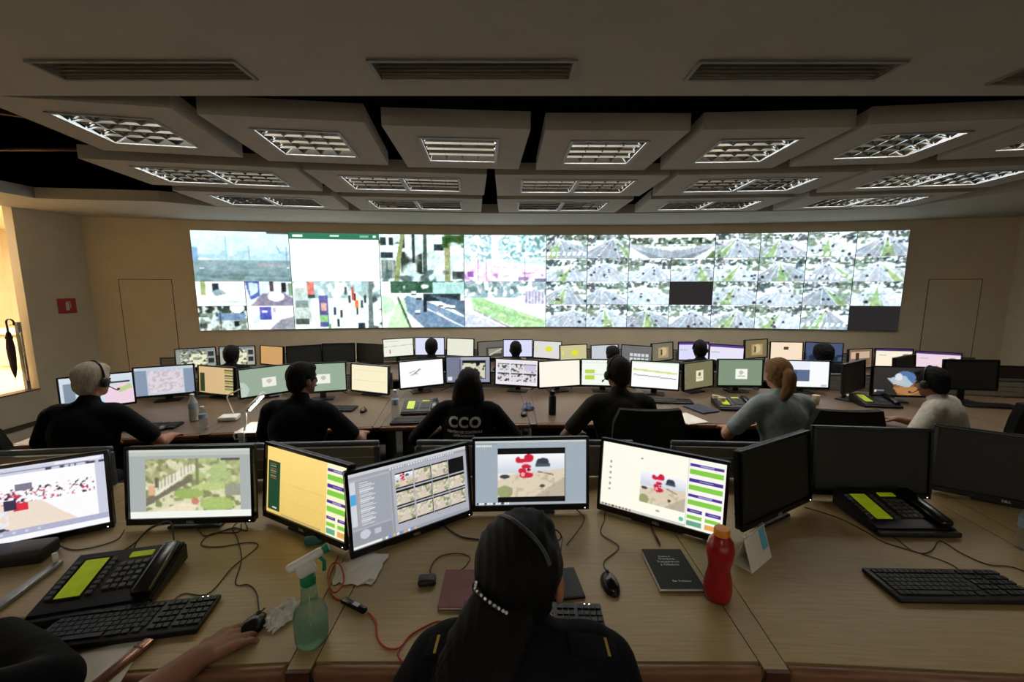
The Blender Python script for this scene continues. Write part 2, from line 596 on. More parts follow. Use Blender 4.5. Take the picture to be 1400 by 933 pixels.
struct(MB().box((.5, 1.8, 4.32), (16, 15.8, .1)).build('ceiling', VOIDM))
inner = [(-6.2, 2.66), (-6.2, 5.58), (-4.76, 5.78), (-4.3, 6.12)]
inner += [(x, 6.74 - .023 * (x - .9) ** 2) for x in np.linspace(-3.6, 5.0, 14)]
inner += [(5.75, 6.05), (5.85, 5.62), (6.12, 5.0), (6.2, 2.66)]
outer = [(8.4, 2.66), (8.4, 7.0)]
outer += [tuple(arc(a)[:2]) for a in np.linspace(AMAX, -AMAX, 30)]
outer += [(-7.23, 6.17), (-7.3, 2.66)]
struct(MB().prism(inner + outer, CEIL, CEIL + .14).build('trim_3', CEILP))
# dark sides that close the ceiling void
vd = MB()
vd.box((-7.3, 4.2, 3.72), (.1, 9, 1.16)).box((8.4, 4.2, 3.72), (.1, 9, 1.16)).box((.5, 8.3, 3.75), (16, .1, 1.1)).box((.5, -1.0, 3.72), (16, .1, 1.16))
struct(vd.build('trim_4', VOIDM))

# flush doors in the curved wall
for n_, (xa, xb, ya) in enumerate([(162.4, 234, 382.5), (1270.6, 1342.8, 382.5)]):
    a0, zt = wall_hit(xa, ya)
    a1, _ = wall_hit(xb, ya)
    d = struct(curved_slab(a0, a1, F3, zt, AR - .0035, AR - .0005, 8).build('door_%d' % (n_ + 1), WALLP, smooth=True, angle=30))
    g = .010 / AR
    for (b0, b1, z0, z1) in [(a0 - g, a0, F3, zt + .01), (a1, a1 + g, F3, zt + .01), (a0, a1, zt, zt + .01)]:
        curved_slab(b0, b1, z0, z1, AR - .002, AR - .0003, 6).build('door_gap', SEAM, d)

# ------------------------------------------------------------------ air grilles
fr = MB()
for (cx, cy, sx, sy) in [(0, -GD / 2 + .008, GW, .016), (0, GD / 2 - .008, GW, .016), (-GW / 2 + .01, 0, .02, GD - .032), (GW / 2 - .01, 0, .02, GD - .032)]:
    fr.box((cx, cy, -.004), (sx, sy, .012))
fr_me = fr.mesh('frame')
fr_me.materials.append(mat('grille_rim', (126, 122, 112), .5))
sl_me = MB().box((0, 0, .006), (GW - .045, .005, .0085), Matrix.Rotation(R(40), 4, 'X')).mesh('slat')
sl_me.materials.append(GRILLM)
bk_me = MB().box((0, 0, .1), (GW - .045, GD - .035, .01)).mesh('plenum')
bk_me.materials.append(GRILLD)
gl = ['leftmost but one', 'middle', 'right-hand', 'rightmost, cut off by the frame', 'leftmost']
for k, (x, y) in enumerate(GR):
    if k == 4:
        continue
    nm = ['long slatted air grille at the left end of the near ceiling', 'long slatted air grille in the middle of the near ceiling, above the video wall',
          'long slatted air grille in the near ceiling, right of the middle one', 'slatted air grille in the near ceiling cut off at the right edge'][k]
    t = thing('air_grille', nm, 'air vent', (x, y, CEIL), 0, 'air grilles in the near ceiling')
    obj('frame', fr_me, None, t)
    obj('plenum', bk_me, None, t)
    for j in range(4):
        obj('slat', sl_me, None, t, (0, -.055 + .038 * j, 0))
hole_fix = [h for h in holes[:5]]
x, y = GR[4]
t = thing('air_grille', 'slatted air grille in the near ceiling beyond the left edge', 'air vent', (x, y, CEIL), 0, 'air grilles in the near ceiling')
obj('frame', fr_me, None, t); obj('plenum', bk_me, None, t)
for j in range(4):
    obj('slat', sl_me, None, t, (0, -.055 + .038 * j, 0))

# ------------------------------------------------------------------ ceiling panels and louvred lights
def ring_panel(w, d, hw, hd, th):
    b = MB()
    o = [(-w / 2, -d / 2), (w / 2, -d / 2), (w / 2, d / 2), (-w / 2, d / 2)]
    i = [(-hw / 2, -hd / 2), (hw / 2, -hd / 2), (hw / 2, hd / 2), (-hw / 2, hd / 2)]
    vv = [(x, y, 0) for x, y in o] + [(x, y, 0) for x, y in i] + [(x, y, th) for x, y in o] + [(x, y, th) for x, y in i]
    ff = []
    for k in range(4):
        n = (k + 1) % 4
        ff += [(k, 4 + k, 4 + n, n), (8 + k, 8 + n, 12 + n, 12 + k), (k, n, 8 + n, 8 + k), (4 + k, 12 + k, 12 + n, 4 + n)]
    return b.add(vv, ff)
p1_me = ring_panel(1.06, 1.05, .6, .6, .12).mesh('panel'); p1_me.materials.append(PANELP)
p2_me = ring_panel(1.8, .99, 1.24, .6, .12).mesh('panel'); p2_me.materials.append(PANELP)
rod_me = MB().cyl((0, 0, .12), (0, 0, 1.27), .006, 6).mesh('hanger_rod'); rod_me.materials.append(DUCT)

f_me = MB()
for (cx, cy, sx, sy) in [(0, -.3, .625, .025), (0, .3, .625, .025), (-.3, 0, .025, .575), (.3, 0, .025, .575)]:
    f_me.box((cx, cy, -.003), (sx, sy, .008))
f_me = f_me.mesh('frame'); f_me.materials.append(FRAMEW)
pan = MB()
s_, h_ = .29, .1
pan.add([(-s_, -s_, .001), (s_, -s_, .001), (s_, s_, .001), (-s_, s_, .001), (-s_ + .03, -s_ + .03, h_), (s_ - .03, -s_ + .03, h_), (s_ - .03, s_ - .03, h_), (-s_ + .03, s_ - .03, h_)],
        [(0, 1, 5, 4), (1, 2, 6, 5), (2, 3, 7, 6), (3, 0, 4, 7), (4, 5, 6, 7)])
pan_me = pan.mesh('reflector'); pan_me.materials.append(LOUV)
tb_me = MB().cyl((-.25, 0, .075), (.25, 0, .075), .013, 10).mesh('tube', True); tb_me.materials.append(TUBE)
tbb_me = MB().cyl((-.25, 0, .075), (.25, 0, .075), .013, 10).mesh('tube', True); tbb_me.materials.append(FILL_TUBE)
def blade_mesh(L, along_x):
    # parabolic blade: sharp lower edge, wide top
    prof = [(0, .004), (.004, .02), (.010, .036), (.018, .05), (-.018, .05), (-.010, .036), (-.004, .02)]
    vv, ff = [], []
    for e in (-L / 2, L / 2):
        for (p, z) in prof:
            vv.append((e, p, z) if along_x else (p, e, z))
    n = len(prof)
    for k in range(n):
        ff.append((k, (k + 1) % n, n + (k + 1) % n, n + k))
    ff += [tuple(range(n)), tuple(reversed(range(n, 2 * n)))]
    me = MB().add(vv, ff).mesh('louvre_blade')
    me.materials.append(LOUV)
    return me
bx_me, by_me = blade_mesh(.56, True), blade_mesh(.56, False)
def tube_light(watt, col):
    l = bpy.data.lights.new('tube_light', 'AREA')
    l.shape = 'SQUARE'
    l.size = .5
    l.energy = watt
    l.color = col
    return l
REAR_FILL_L = tube_light(REAR_FILL_WATT, (1, .95, .86))  # added fill: unseen lights that brighten the rear wall
TUBE_L, BACK_FILL_L = tube_light(TUBE_WATT, (1, .97, .91)), tube_light(BACK_FILL_WATT, (1, .95, .86))
def ceiling_light(loc, rz, label, group, bright=False):
    t = thing('ceiling_light', label, 'ceiling light', loc, rz, group)
    obj('frame', f_me, None, t)
    obj('reflector', pan_me, None, t)
    for yy in (-.2, -.07, .07, .2):
        obj('tube', tbb_me if bright else tb_me, None, t, (0, yy, 0))
    ld = (REAR_FILL_L if loc[1] < -4 else BACK_FILL_L) if bright else TUBE_L
    lo = bpy.data.objects.new('tube_light', ld)
    COL.objects.link(lo)
    lo.parent = t
    lo.location = (0, 0, .056)
    for p in (-.1425, 0, .1425):
        obj('louvre_blade', bx_me, None, t, (0, p, 0))
        obj('louvre_blade', by_me, None, t, (p, 0, 0))
    return t
ORD = ['first', 'second', 'third', 'fourth', 'fifth', 'sixth', 'seventh']
def panel_row(xs, fy, fyaw, me, w, d, rowname, double):
    for k, x in enumerate(xs):
        yaw = fyaw(x)
        y = fy(x)
        t = thing('ceiling_panel', '%s suspended plaster panel from the left in the %s row' % (ORD[k], rowname), 'ceiling panel', (x, y, CEIL), yaw, 'suspended ceiling panels')
        obj('panel', me, None, t)
        for sx in (-1, 1):
            for sy in (-1, 1):
                obj('hanger_rod', rod_me, None, t, (sx * w * .42, sy * d * .42, 0))
        if not double:
            ceiling_light((x, y, CEIL), yaw, 'square louvred light in the %s panel of the %s row' % (ORD[k], rowname), 'louvred ceiling lights')
        else:
            for s in (-1, 1):
                dx = s * .312
                ceiling_light((x + dx * math.cos(yaw), y + dx * math.sin(yaw), CEIL), yaw,
                              '%s louvred light of the pair in the %s panel of the %s row' % ('left' if s < 0 else 'right', ORD[k], rowname), 'louvred ceiling lights')
panel_row([-2.80, -1.62, -.43, .77, 1.95, 3.11, 4.27], lambda x: 3.72 - .036 * (x - .9) ** 2, lambda x: .052 * (.9 - x), p1_me, 1.06, 1.05, 'nearest', False)
panel_row([-3.07, -1.2, .72, 2.64, 4.53], lambda x: 4.93 - .025 * (x - 1) ** 2, lambda x: .045 * (1 - x), p2_me, 1.8, .99, 'middle', True)
panel_row([-3.25, -1.33, .7, 2.76, 4.75], lambda x: 6.13 - .021 * (x - .9) ** 2, lambda x: .04 * (.9 - x), p2_me, 1.8, .99, 'farthest', True)
for k, (x, y) in enumerate(BL):  # lights added out of view to brighten the foreground
    ceiling_light((x, y, CEIL), 0, '%s square fill light added in the ceiling behind the camera' % ORD[k], 'added fill lights behind the camera', True)

# ducts and sprinkler pipes in the dark void
o = MB().tube([(-6.9, 3.2, 3.55), (-5.6, 3.9, 3.55), (-4.2, 4.7, 3.55), (-3.6, 5.6, 3.55)], .03, 10).build('sprinkler_pipe', PIPE, smooth=True)
tag(o, 'dark red sprinkler pipe in the open ceiling void at the left', 'pipe')
o = MB().tube([(-6.9, 4.9, 3.4), (-4.0, 4.9, 3.4)], .025, 10).build('sprinkler_pipe', PIPE, smooth=True)
tag(o, 'straight red pipe crossing the ceiling void near the left bulkhead', 'pipe')
o = MB().tube([(-5.5, 3.86, 3.2), (-5.5, 3.86, 4.27)], .02, 8).build('sprinkler_pipe', PIPE, smooth=True)
tag(o, 'upright red pipe hanging in the ceiling void at the left', 'pipe')
o = MB().rbox((-5.6, 2.6, 3.95), (.5, 2.2, .4), .02).build('air_duct', DUCT)
tag(o, 'dark air duct inside the ceiling void at the upper left', 'duct')

# ------------------------------------------------------------------ video wall
VW0, VW1 = 1.07, 2.825
aL, aR = wall_hit(268, 384)[0], wall_hit(1233.5, 384)[0]
vw = thing('video_wall', 'wide curved video wall of sixteen displays showing traffic cameras', 'video wall', (AX, AY + AR, VW0))
off = Vector(vw.location)
PR = AR - .05
def wall_pic(name, parent, u0, v0, u1, v1, im):
    """u,v over the whole video wall, v downwards"""
    a0, a1 = aL + (aR - aL) * u0, aL + (aR - aL) * u1
    z1, z0 = VW1 + (VW0 - VW1) * v0, VW1 + (VW0 - VW1) * v1
    def pos(U, V):
        a = a0 + (a1 - a0) * U
        return AX + PR * np.sin(a) - off.x, AY + PR * np.cos(a) - off.y, z1 + (z0 - z1) * V - off.z
    return obj(name, picture_mesh(name, pos, im), SCR_WALL, parent)

def im_haze():
    im = Img(120, 68)
    im.grad(0, .55, (214, 244, 252), (196, 228, 240))
    im.blotch((im.V > .38) & (im.V < .6), 16, 14, 3, (150, 190, 205), .5, .6)
    im.rect(0, .33, .06, .58, (128, 170, 205))
    im.poly([(.2, .58), (.45, .46), (.7, .5), (.85, .42), (1, .5), (1, .6), (.2, .6)], (176, 212, 224))
    im.grad(.57, 1.01, (128, 156, 166), (112, 142, 146))
    im.blotch(im.V > .57, 10, 26, 4, (150, 176, 180), .55, .6)
    im.blotch(im.V > .85, 9, 20, 5, (92, 118, 112), .5, .7)
    im.line((.34, .1), (.34, .6), .006, (150, 196, 200))
    im.line((.31, .12), (.40, .12), .005, (170, 210, 214))
    im.line((.57, .3), (.57, .6), .003, (120, 160, 176))
    im.line((.86, .28), (.9, .42), .004, (96, 128, 140)); im.line((.96, .3), (.97, .9), .004, (110, 140, 150))
    im.rect(.66, .64, .9, .68, (178, 150, 160))
    im.rect(.06, .72, .11, .75, (225, 232, 234)); im.rect(.96, .7, .985, .73, (240, 240, 240))
    im.rect(.77, 0, 1, .04, (60, 66, 70))
    return im.soft(1).tex(16, 3).grain(4)
def im_page():
    im = Img(120, 68, (254, 255, 255))
    im.rect(0, 0, 1, .13, (46, 112, 84))
    im.rect(.04, .04, .15, .09, (225, 240, 232)); im.rect(.45, .05, .55, .08, (210, 236, 224)); im.rect(.78, .04, .88, .09, (120, 170, 150)); im.rect(.93, .05, .97, .09, (225, 240, 232))
    im.rect(0, .13, .02, 1, (232, 240, 240))
    return im
def im_building():
    im = Img(120, 68, (230, 246, 246))
    im.blotch(im.V > -1, 14, 10, 21, (200, 222, 220), .55)
    for u0, v0, u1, v1 in [(.02, .08, .08, .24), (.12, .08, .17, .24), (.02, .38, .16, .5), (.64, .2, .76, .34), (.25, .0, .3, .5), (.38, .0, .42, .6)]:
        im.rect(u0, v0, u1, v1, (34, 48, 54))
    im.rect(0, .3, .3, .37, (246, 252, 252)); im.rect(.02, .54, .18, .92, (96, 116, 112)); 
    for k in range(8):
        im.rect(.02 + k * .02, .54, .026 + k * .02, .92, (190, 204, 200))
    im.blotch((im.U > .25) & (im.U < .5) & (im.V > .4), 10, 9, 22, (40, 56, 48), .45)
    im.poly([(.16, 1), (.2, .5), (.26, 0), (.3, 0), (.25, .55), (.22, 1)], (138, 152, 96))
    im.poly([(.5, 1), (.52, 0), (.56, 0), (.56, 1)], (70, 86, 78))
    im.poly([(.77, 1), (.77, 0), (.84, 0), (.83, 1)], (150, 158, 112))
    im.blotch((im.U > .74) & (im.V < .28), 16, 10, 23, (48, 84, 44), .42)
    im.blotch((im.U < .3) & (im.V < .2), 14, 9, 24, (60, 92, 60), .6)
    im.rect(.86, .78, 1, .94, (60, 66, 72)); im.rect(.3, .84, .75, 1, (204, 232, 238)); im.blotch((im.V > .75), 20, 10, 25, (90, 110, 110), .68)
    return im.soft(1).tex(24, 3).grain(12)
def im_washed():
    im = Img(120, 68, (250, 253, 255))
    im.blotch(im.V < .62, 34, 22, 31, (190, 228, 232), .52)
    im.blotch(im.V < .58, 40, 26, 32, (132, 176, 184), .66)
    im.blotch((im.V < .45) & (im.U > .7), 30, 20, 33, (104, 150, 150), .6)
    im.rect(.33, .0, .42, .62, (250, 254, 255), .8)
    im.blotch((im.V > .6), 24, 16, 34, (240, 206, 236), .62)
    im.blotch((im.V > .8), 20, 14, 35, (190, 150, 205), .7)
    im.rect(.04, .78, .12, .9, (160, 96, 180)); im.rect(.66, .9, .78, .97, (150, 140, 170)); im.rect(.86, .92, 1, 1, (120, 120, 150))
    for u in (.17, .27, .55, .74):
        im.line((u, .5), (u, .98), .004, (150, 120, 150))
    return im.soft(1).tex(24, 3).grain(10)
def im_plaza():
    im = Img(60, 34, (238, 248, 248))
    im.rect(.1, 0, .2, .55, (150, 170, 110)); im.rect(.34, .08, .46, .4, (46, 54, 62)); im.poly([(.3, .4), (.5, .3), (.62, .5), (.4, .6)], (150, 170, 178))
    im.line((.6, .1), (1, .7), .02, (210, 224, 220)); im.rect(0, .8, 1, .86, (204, 222, 224))
    return im.soft(1).tex(24, 3).grain(8)
def im_hall():
    im = Img(60, 34, (214, 228, 236))
    im.poly([(0, 0), (.3, 0), (.3, .6), (.1, .75)], (84, 100, 168)); im.poly([(.08, .05), (.26, .1), (.26, .45), (.1, .6)], (196, 228, 236))
    im.poly([(.1, 1), (.35, .5), (.8, .45), (1, .7), (1, 1)], (140, 134, 156)); im.ell(.64, .62, .18, .2, (252, 250, 255))
    im.rect(.52, 0, .6, .4, (70, 60, 66)); im.rect(.76, .05, .86, .45, (32, 34, 40)); im.rect(.92, .1, 1, .6, (120, 148, 120))
    return im.soft(1).tex(24, 3).grain(6)
def im_park():
    im = Img(60, 34, (206, 222, 220))
    im.blotch(im.V < .45, 16, 9, 41, (40, 58, 48), .45)
    im.blotch(im.V > .3, 16, 9, 42, (120, 136, 120), .5)
    im.rect(.4, .3, .95, .6, (110, 138, 170)); im.rect(.72, .62, .82, .82, (30, 34, 40)); im.rect(.02, .7, .16, .88, (60, 66, 66)); im.line((.44, .2), (.44, 1), .015, (40, 46, 50))
    im.ell(.8, .1, .15, .2, (248, 252, 255))
    return im.soft(1).tex(24, 3).grain(14)
def im_counter():
    im = Img(60, 34, (244, 246, 252))
    im.rect(.26, .05, .52, .6, (82, 88, 176)); im.rect(.32, .22, .44, .3, (240, 240, 255)); im.poly([(.45, 1), (.7, .6), (1, .45), (1, 1)], (150, 152, 164))
    im.rect(.1, .4, .26, .7, (200, 226, 222)); im.rect(.55, .1, .62, .3, (170, 160, 190))
    return im.soft(1).tex(24, 3).grain(6)
def im_street():
    im = Img(150, 68, (226, 246, 246))
    im.blotch(im.V < .35, 24, 8, 51, (160, 190, 192), .55)
    im.poly([(.02, .15), (.16, .12), (.2, .35), (.19, .85), (.0, .9)], (190, 206, 200)); im.rect(.02, .78, .17, .9, (70, 80, 74)); im.rect(.03, .4, .17, .55, (120, 140, 140))
    im.rect(.17, .02, .24, .28, (214, 120, 110)); im.rect(.17, .28, .25, .36, (60, 70, 74))
    im.rect(.29, .3, .39, .95, (92, 92, 150)); im.rect(.31, .45, .37, .62, (214, 170, 150)); im.rect(.29, .7, .38, .85, (140, 196, 130))
    for u, v, c in [(.45, .55, (50, 56, 60)), (.52, .6, (60, 60, 66)), (.62, .3, (70, 70, 76)), (.68, .25, (90, 40, 40)), (.76, .4, (58, 64, 70)), (.8, .3, (64, 60, 60)), (.48, .8, (40, 44, 48)), (.58, .12, (90, 90, 96)), (.38, .9, (90, 170, 90))]:
        im.rect(u, v, u + .025, v + .16, c)
    im.rect(.695, .4, .735, .56, (232, 120, 70)); im.rect(.705, .56, .73, .7, (70, 60, 50)); im.rect(.66, .12, .69, .4, (190, 96, 80))
    im.rect(.70, .0, .78, .2, (190, 226, 232)); im.poly([(.86, 0), (.9, 0), (.9, 1), (.84, 1)], (104, 122, 120))
    im.blotch((im.U > .9), 12, 10, 52, (70, 86, 86), .5); im.rect(.72, .88, .8, 1, (40, 50, 60)); im.rect(.93, .6, 1, .8, (230, 236, 236))
    return im.soft(1).tex(24, 3).grain(10)
def im_highway():
    im = Img(120, 68, (244, 252, 248))
    im.blotch((im.V < .25) & (im.U > .12), 18, 9, 61, (52, 92, 72), .3)
    im.rect(.62, .02, 1, .3, (170, 214, 210)); im.rect(.5, .27, .95, .42, (40, 56, 60))
    im.poly([(.3, .3), (.5, .4), (1.0, .78), (1, 1), (.5, 1), (.22, .5)], (116, 144, 170)); im.poly([(.6, .3), (1, .42), (1, .75)], (88, 112, 136))
    im.poly([(.05, 1), (.2, .4), (.28, .4), (.34, 1)], (196, 232, 190)); im.line((.2, .35), (.34, 1), .012, (60, 84, 70)); im.line((.5, .55), (1, 1), .008, (236, 242, 246)); im.line((.66, .65), (.76, .78), .006, (245, 248, 250))
    for u, v in [(.68, .45), (.76, .5), (.82, .52), (.36, .2), (.42, .3), (.4, .62)]:
        im.rect(u, v, u + .06, v + .07, (236, 242, 246)); im.rect(u, v + .06, u + .06, v + .09, (40, 46, 52))
    im.rect(.5, .35, .54, .66, (34, 40, 44)); im.ell(.04, .5, .12, .2, (150, 200, 150), .6)
    return im.soft(1).tex(24, 3).grain(8)
def im_lawn():
    im = Img(120, 68, (244, 250, 252))
    im.blotch(im.V < .35, 26, 14, 71, (150, 176, 184), .45); im.blotch(im.V < .3, 26, 14, 72, (98, 130, 130), .66)
    im.rect(.74, .2, .98, .5, (206, 206, 226)); 
    for k in range(6):
        im.rect(.75 + k * .04, .22, .765 + k * .04, .48, (150, 150, 186))
    im.poly([(.08, .35), (.2, .35), (1, .85), (.98, 1), (.62, 1), (.1, .6)], (168, 214, 156)); im.poly([(.1, .38), (.9, .86), (.85, .9), (.1, .48)], (140, 190, 130), .6)
    im.poly([(.0, .62), (.5, 1), (0, 1)], (206, 214, 240)); im.line((.12, .62), (.55, 1), .01, (130, 130, 140), .7)
    im.blotch(im.V > .35, 40, 24, 73, (236, 246, 236), .72, .5)
    return im.soft(1).tex(24, 3).grain(10)
def im_pano():
    im = Img(120, 34, (226, 238, 242))
    im.grad(0, .2, (252, 255, 255), (240, 250, 250))
    im.blotch((im.V > .16) & (im.V < .42), 34, 9, 81, (44, 62, 44), .4)
    im.blotch((im.V > .2) & (im.V < .5), 40, 10, 82, (110, 130, 110), .6)
    for s in (0, 1):
        f = (lambda u: u * .5) if s == 0 else (lambda u: 1 - u * .5)
        im.poly([(f(0), .35), (f(.3), .5), (f(1), .7), (f(1), 1), (f(.5), 1), (f(0), .5)], (134, 146, 158))
        for k in range(5):
            im.line((f(0), .4 + .03 * k), (f(1), .66 + .09 * k), .005, (210, 222, 230), .7)
    im.line((.5, .45), (.5, 1), .004, (96, 100, 110)); im.poly([(.9, 1), (.97, .7), (1, .72), (1, 1)], (90, 116, 72))
    return im.soft(1).tex(24, 3).grain(8)
BLACKIM = lambda: Img(8, 5, (34, 32, 33))
disp_n = 0
for c_ in range(8):
    for r_ in range(2):
        u0, u1, v0, v1 = c_ / 8, (c_ + 1) / 8, r_ / 2, (r_ + 1) / 2
        a0, a1 = aL + (aR - aL) * u0, aL + (aR - aL) * u1
        g = .003 / AR
        me = curved_slab(a0 + g, a1 - g, VW1 + (VW0 - VW1) * v1 + .003, VW1 + (VW0 - VW1) * v0 - .003, AR - .047, AR - .003, 4)
        d = me.build('display', BLACK, vw, smooth=True, angle=30)
        d.data.transform(Matrix.Translation(-off))
        e = .0012
        if c_ < 4:
            if (c_, r_) == (0, 1):
                for k, f in enumerate([im_plaza, im_hall, im_park, im_counter]):
                    uu, vv = u0 + (k % 2) / 16, v0 + (k // 2) / 4
                    wall_pic('camera_feed', d, uu + e / 3, vv + e, uu + 1 / 16 - e / 3, vv + .25 - e, f())
            else:
                f = {(0, 0): im_haze, (1, 0): im_page, (2, 0): im_building, (3, 0): im_washed, (1, 1): im_street, (2, 1): im_highway, (3, 1): im_lawn}[(c_, r_)]
                wall_pic('camera_feed', d, u0 + e / 3, v0 + e, u1 - e / 3, v1 - e, f())
        else:
            for k in range(4):
                uu, vv = u0 + (k % 2) / 16, v0 + (k // 2) / 4
                if (c_, r_) == (5, 0) and k < 2:
                    if k == 0:
                        wall_pic('camera_feed', d, u0 + e / 3, v0 + e, u1 - e / 3, v0 + .25 - e, im_pano())
                    continue
                if ((c_, r_), k) in [((5, 1), 1), ((7, 1), 3)]:
                    im = BLACKIM()
                else:
                    im = road_feed(100 + c_ * 17 + r_ * 5 + k * 3)
                wall_pic('camera_feed', d, uu + e / 3, vv + e, uu + 1 / 16 - e / 3, vv + .25 - e, im)

# ------------------------------------------------------------------ things on and by the left wall
def on_left(x, y):
    """pixel -> point on the plane of the left wall stub"""
    p0, p1 = Vector((-7.07, 7.03, 0)), Vector((-7.23, 6.17, 0))
    nrm = Vector((p1.y - p0.y, -(p1.x - p0.x), 0)).normalized()
    d = unp(x, y, CAM_H - 1 if y > 391 else CAM_H + 1) - Vector((0, 0, CAM_H))
    t_ = (p0 - Vector((0, 0, CAM_H))).dot(nrm) / d.dot(nrm)
    return Vector((0, 0, CAM_H)) + d * t_
c = on_left(91.5, 418.5)
w_ = (on_left(101, 418) - on_left(82, 419)).length
wl_ang = math.atan2(7.03 - 6.17, -7.07 + 7.23)
t = thing('fire_sign', 'small red square fire equipment sign with white symbol on the left wall', 'sign', c, wl_ang)
SIGNR = mat('sign_red', (168, 26, 20), .5, var=.05)
w_ = .24
MB().rbox((0, -.006, 0), (w_, .006, w_), .002).build('plate', SIGNR, t)
sg = MB()
sg.cyl((0, -.0105, -.07), (0, -.0105, .03), .022, 12).ell((0, -.0105, .035), (.022, .006, .02), 12, 8).box((.0, -.0105, .06), (.012, .004, .03)).box((.02, -.0105, .065), (.05, .004, .012)).tube([(.035, -.0105, .06), (.045, -.0105, .02), (.04, -.0105, -.03)], .006, 6)
sg.build('symbol', PRINTW, t)

# slim metal door post at the end of the left wall
t = thing('door_post', 'slim aluminium post with rail at the bright corridor opening', 'post', (-7.31, 6.09, .3))
MB().rbox((0, 0, .52), (.05, .05, 1.04), .004).build('post', ALU, t)
MB().cyl((.05, -.02, .16), (.05, -.02, .9), .012, 10).build('rail', CHROME, t, smooth=True)
for z in (.2, .86):
    MB().cyl((.0, -.015, z), (.05, -.02, z), .009, 8).build('bracket', CHROME, t)
MB().cyl((-.01, -.03, 1.0), (-.01, -.10, 1.0), .006, 8).build('hook', CHROME, t)
# umbrella hanging from the hook
UMB = mat('dark_umbrella_fabric', (44, 30, 34), .85, var=.2, scale=30)
t = thing('umbrella', 'closed dark umbrella hanging by its curved handle at the corridor opening', 'umbrella', (-7.35, 5.99, .52))
hk = spline([(.1, 0, .78), (.1, 0, .84), (.05, 0, .87), (0, 0, .84), (0, 0, .74), (0, 0, .70)], 5)
MB().tube(hk, .012, 8).build('handle', BLACKG, t, smooth=True)
MB().lathe([(.004, .0), (.012, .02), (.03, .12), (.042, .3), (.046, .45), (.034, .58), (.03, .62), (.026, .66), (.012, .70)], 14).build('canopy', UMB, t, smooth=True)
MB().lathe([(.036, .575), (.04, .585), (.04, .61), (.036, .62)], 14).build('strap', BLACK, t)
MB().cyl((0, 0, -.05), (0, 0, .02), .004, 8).build('tip', CHROME, t)

# counter cabinet in the corridor
CABW = mat('cream_cabinet', (232, 216, 184), .55, var=.03)
t = thing('counter_cabinet', 'cream counter cabinet with white top standing in the bright corridor', 'cabinet', (-9.9, 7.9, .3))
MB().box((0, 0, .34), (1.9, .55, .68)).build('body', CABW, t)
MB().rbox((0, -.02, .71), (2.0, .65, .06), .006).build('worktop', WHITEP, t)
for k in range(3):
    d = MB().rbox((-.62 + .62 * k, -.285, .36), (.58, .02, .56), .004).build('door', CABW, t)
    MB().tube([(-.4 + .62 * k, -.295, .5), (-.4 + .62 * k, -.33, .5), (-.4 + .62 * k, -.33, .38), (-.4 + .62 * k, -.295, .38)], .006, 6).build('handle', BLACK, d)

# ================================================================== DESKS
DARKP = mat('dark_desk_panel', (34, 30, 27), .6, var=.1)
def desk(loc, rz, w, depth, hgt, label, group, top_m, edge_m, rail_h=.21, filler=None):
    t = thing('operator_desk', label, 'desk', loc, rz, group)
    MB().box((0, depth / 2 + .012, hgt - .0187), (w, depth - .024, .035)).build('worktop', top_m, t)
    MB().rbox((0, .008, hgt - .0224), (w, .03, .042), .012, 3).build('edge_trim', edge_m, t, smooth=True, angle=40)
    for s in (-1, 1):
        MB().box((s * (w / 2 - .03), depth - .28, (hgt - .037) / 2), (.03, .5, hgt - .039)).build('side_panel', DARKP, t)
    MB().box((0, depth - .08, (hgt - .036) / 2 + .05), (w - .1, .02, hgt - .15)).build('modesty_panel', DARKP, t)
    # low slatted rail behind the monitors
    rw = w - .06
    y = depth - .018
    MB().rbox((0, y, hgt + rail_h - .014), (rw, .034, .028), .012, 3).build('rail_cap', ALUD, t, smooth=True, angle=40)
    n = 3
    sh = (rail_h - .04) / n
    for k in range(n):
        MB().box((0, y, hgt + .008 + sh * (k + .5)), (rw - .03, .022, sh - .006)).build('slat', SLATG, t)
    for s in (-1, 1):
        MB().rbox((s * (rw / 2 - .015), y, hgt + (rail_h - .03) / 2), (.028, .03, rail_h - .03), .006).build('rail_post', ALUD, t)
    if filler is not None:
        Mi = Matrix.Rotation(-rz, 4, 'Z') @ Matrix.Translation(-Vector(loc))
        pts = [Mi @ Vector(p) for p in filler]
        MB().prism([(p.x, p.y) for p in pts], hgt - .03, hgt - .0012).build('filler_strip', top_m, t)
        a, b = pts[0], pts[1]
        MB().prism([(a.x, a.y - .012), (b.x, b.y - .012), (b.x, b.y), (a.x, a.y)], hgt - .04, hgt - .0014).build('filler_edge', EDGE_D, t)
    return t

def place_row(xs, fy, fyaw, w, depth, hgt, floor, names, group, top_m, edge_m, rail_h):
    def corner(k, s, y):
        c, sn = math.cos(fyaw(xs[k])), math.sin(fyaw(xs[k]))
        return (xs[k] + s * w / 2 * c - y * sn, fy(xs[k]) + s * w / 2 * sn + y * c, 0)
    for k, x in enumerate(xs):
        fl_ = None
        if k < len(xs) - 1:
            g = .0035
            p = [corner(k, 1, .0), corner(k + 1, -1, .0), corner(k + 1, -1, depth), corner(k, 1, depth)]
            p = [Vector(v) for v in p]
            p[0].x += g; p[3].x += g; p[1].x -= g; p[2].x -= g
            fl_ = p
        desk((x, fy(x), floor), fyaw(x), w, depth, hgt - floor, names[k], group, top_m, edge_m, rail_h, fl_)

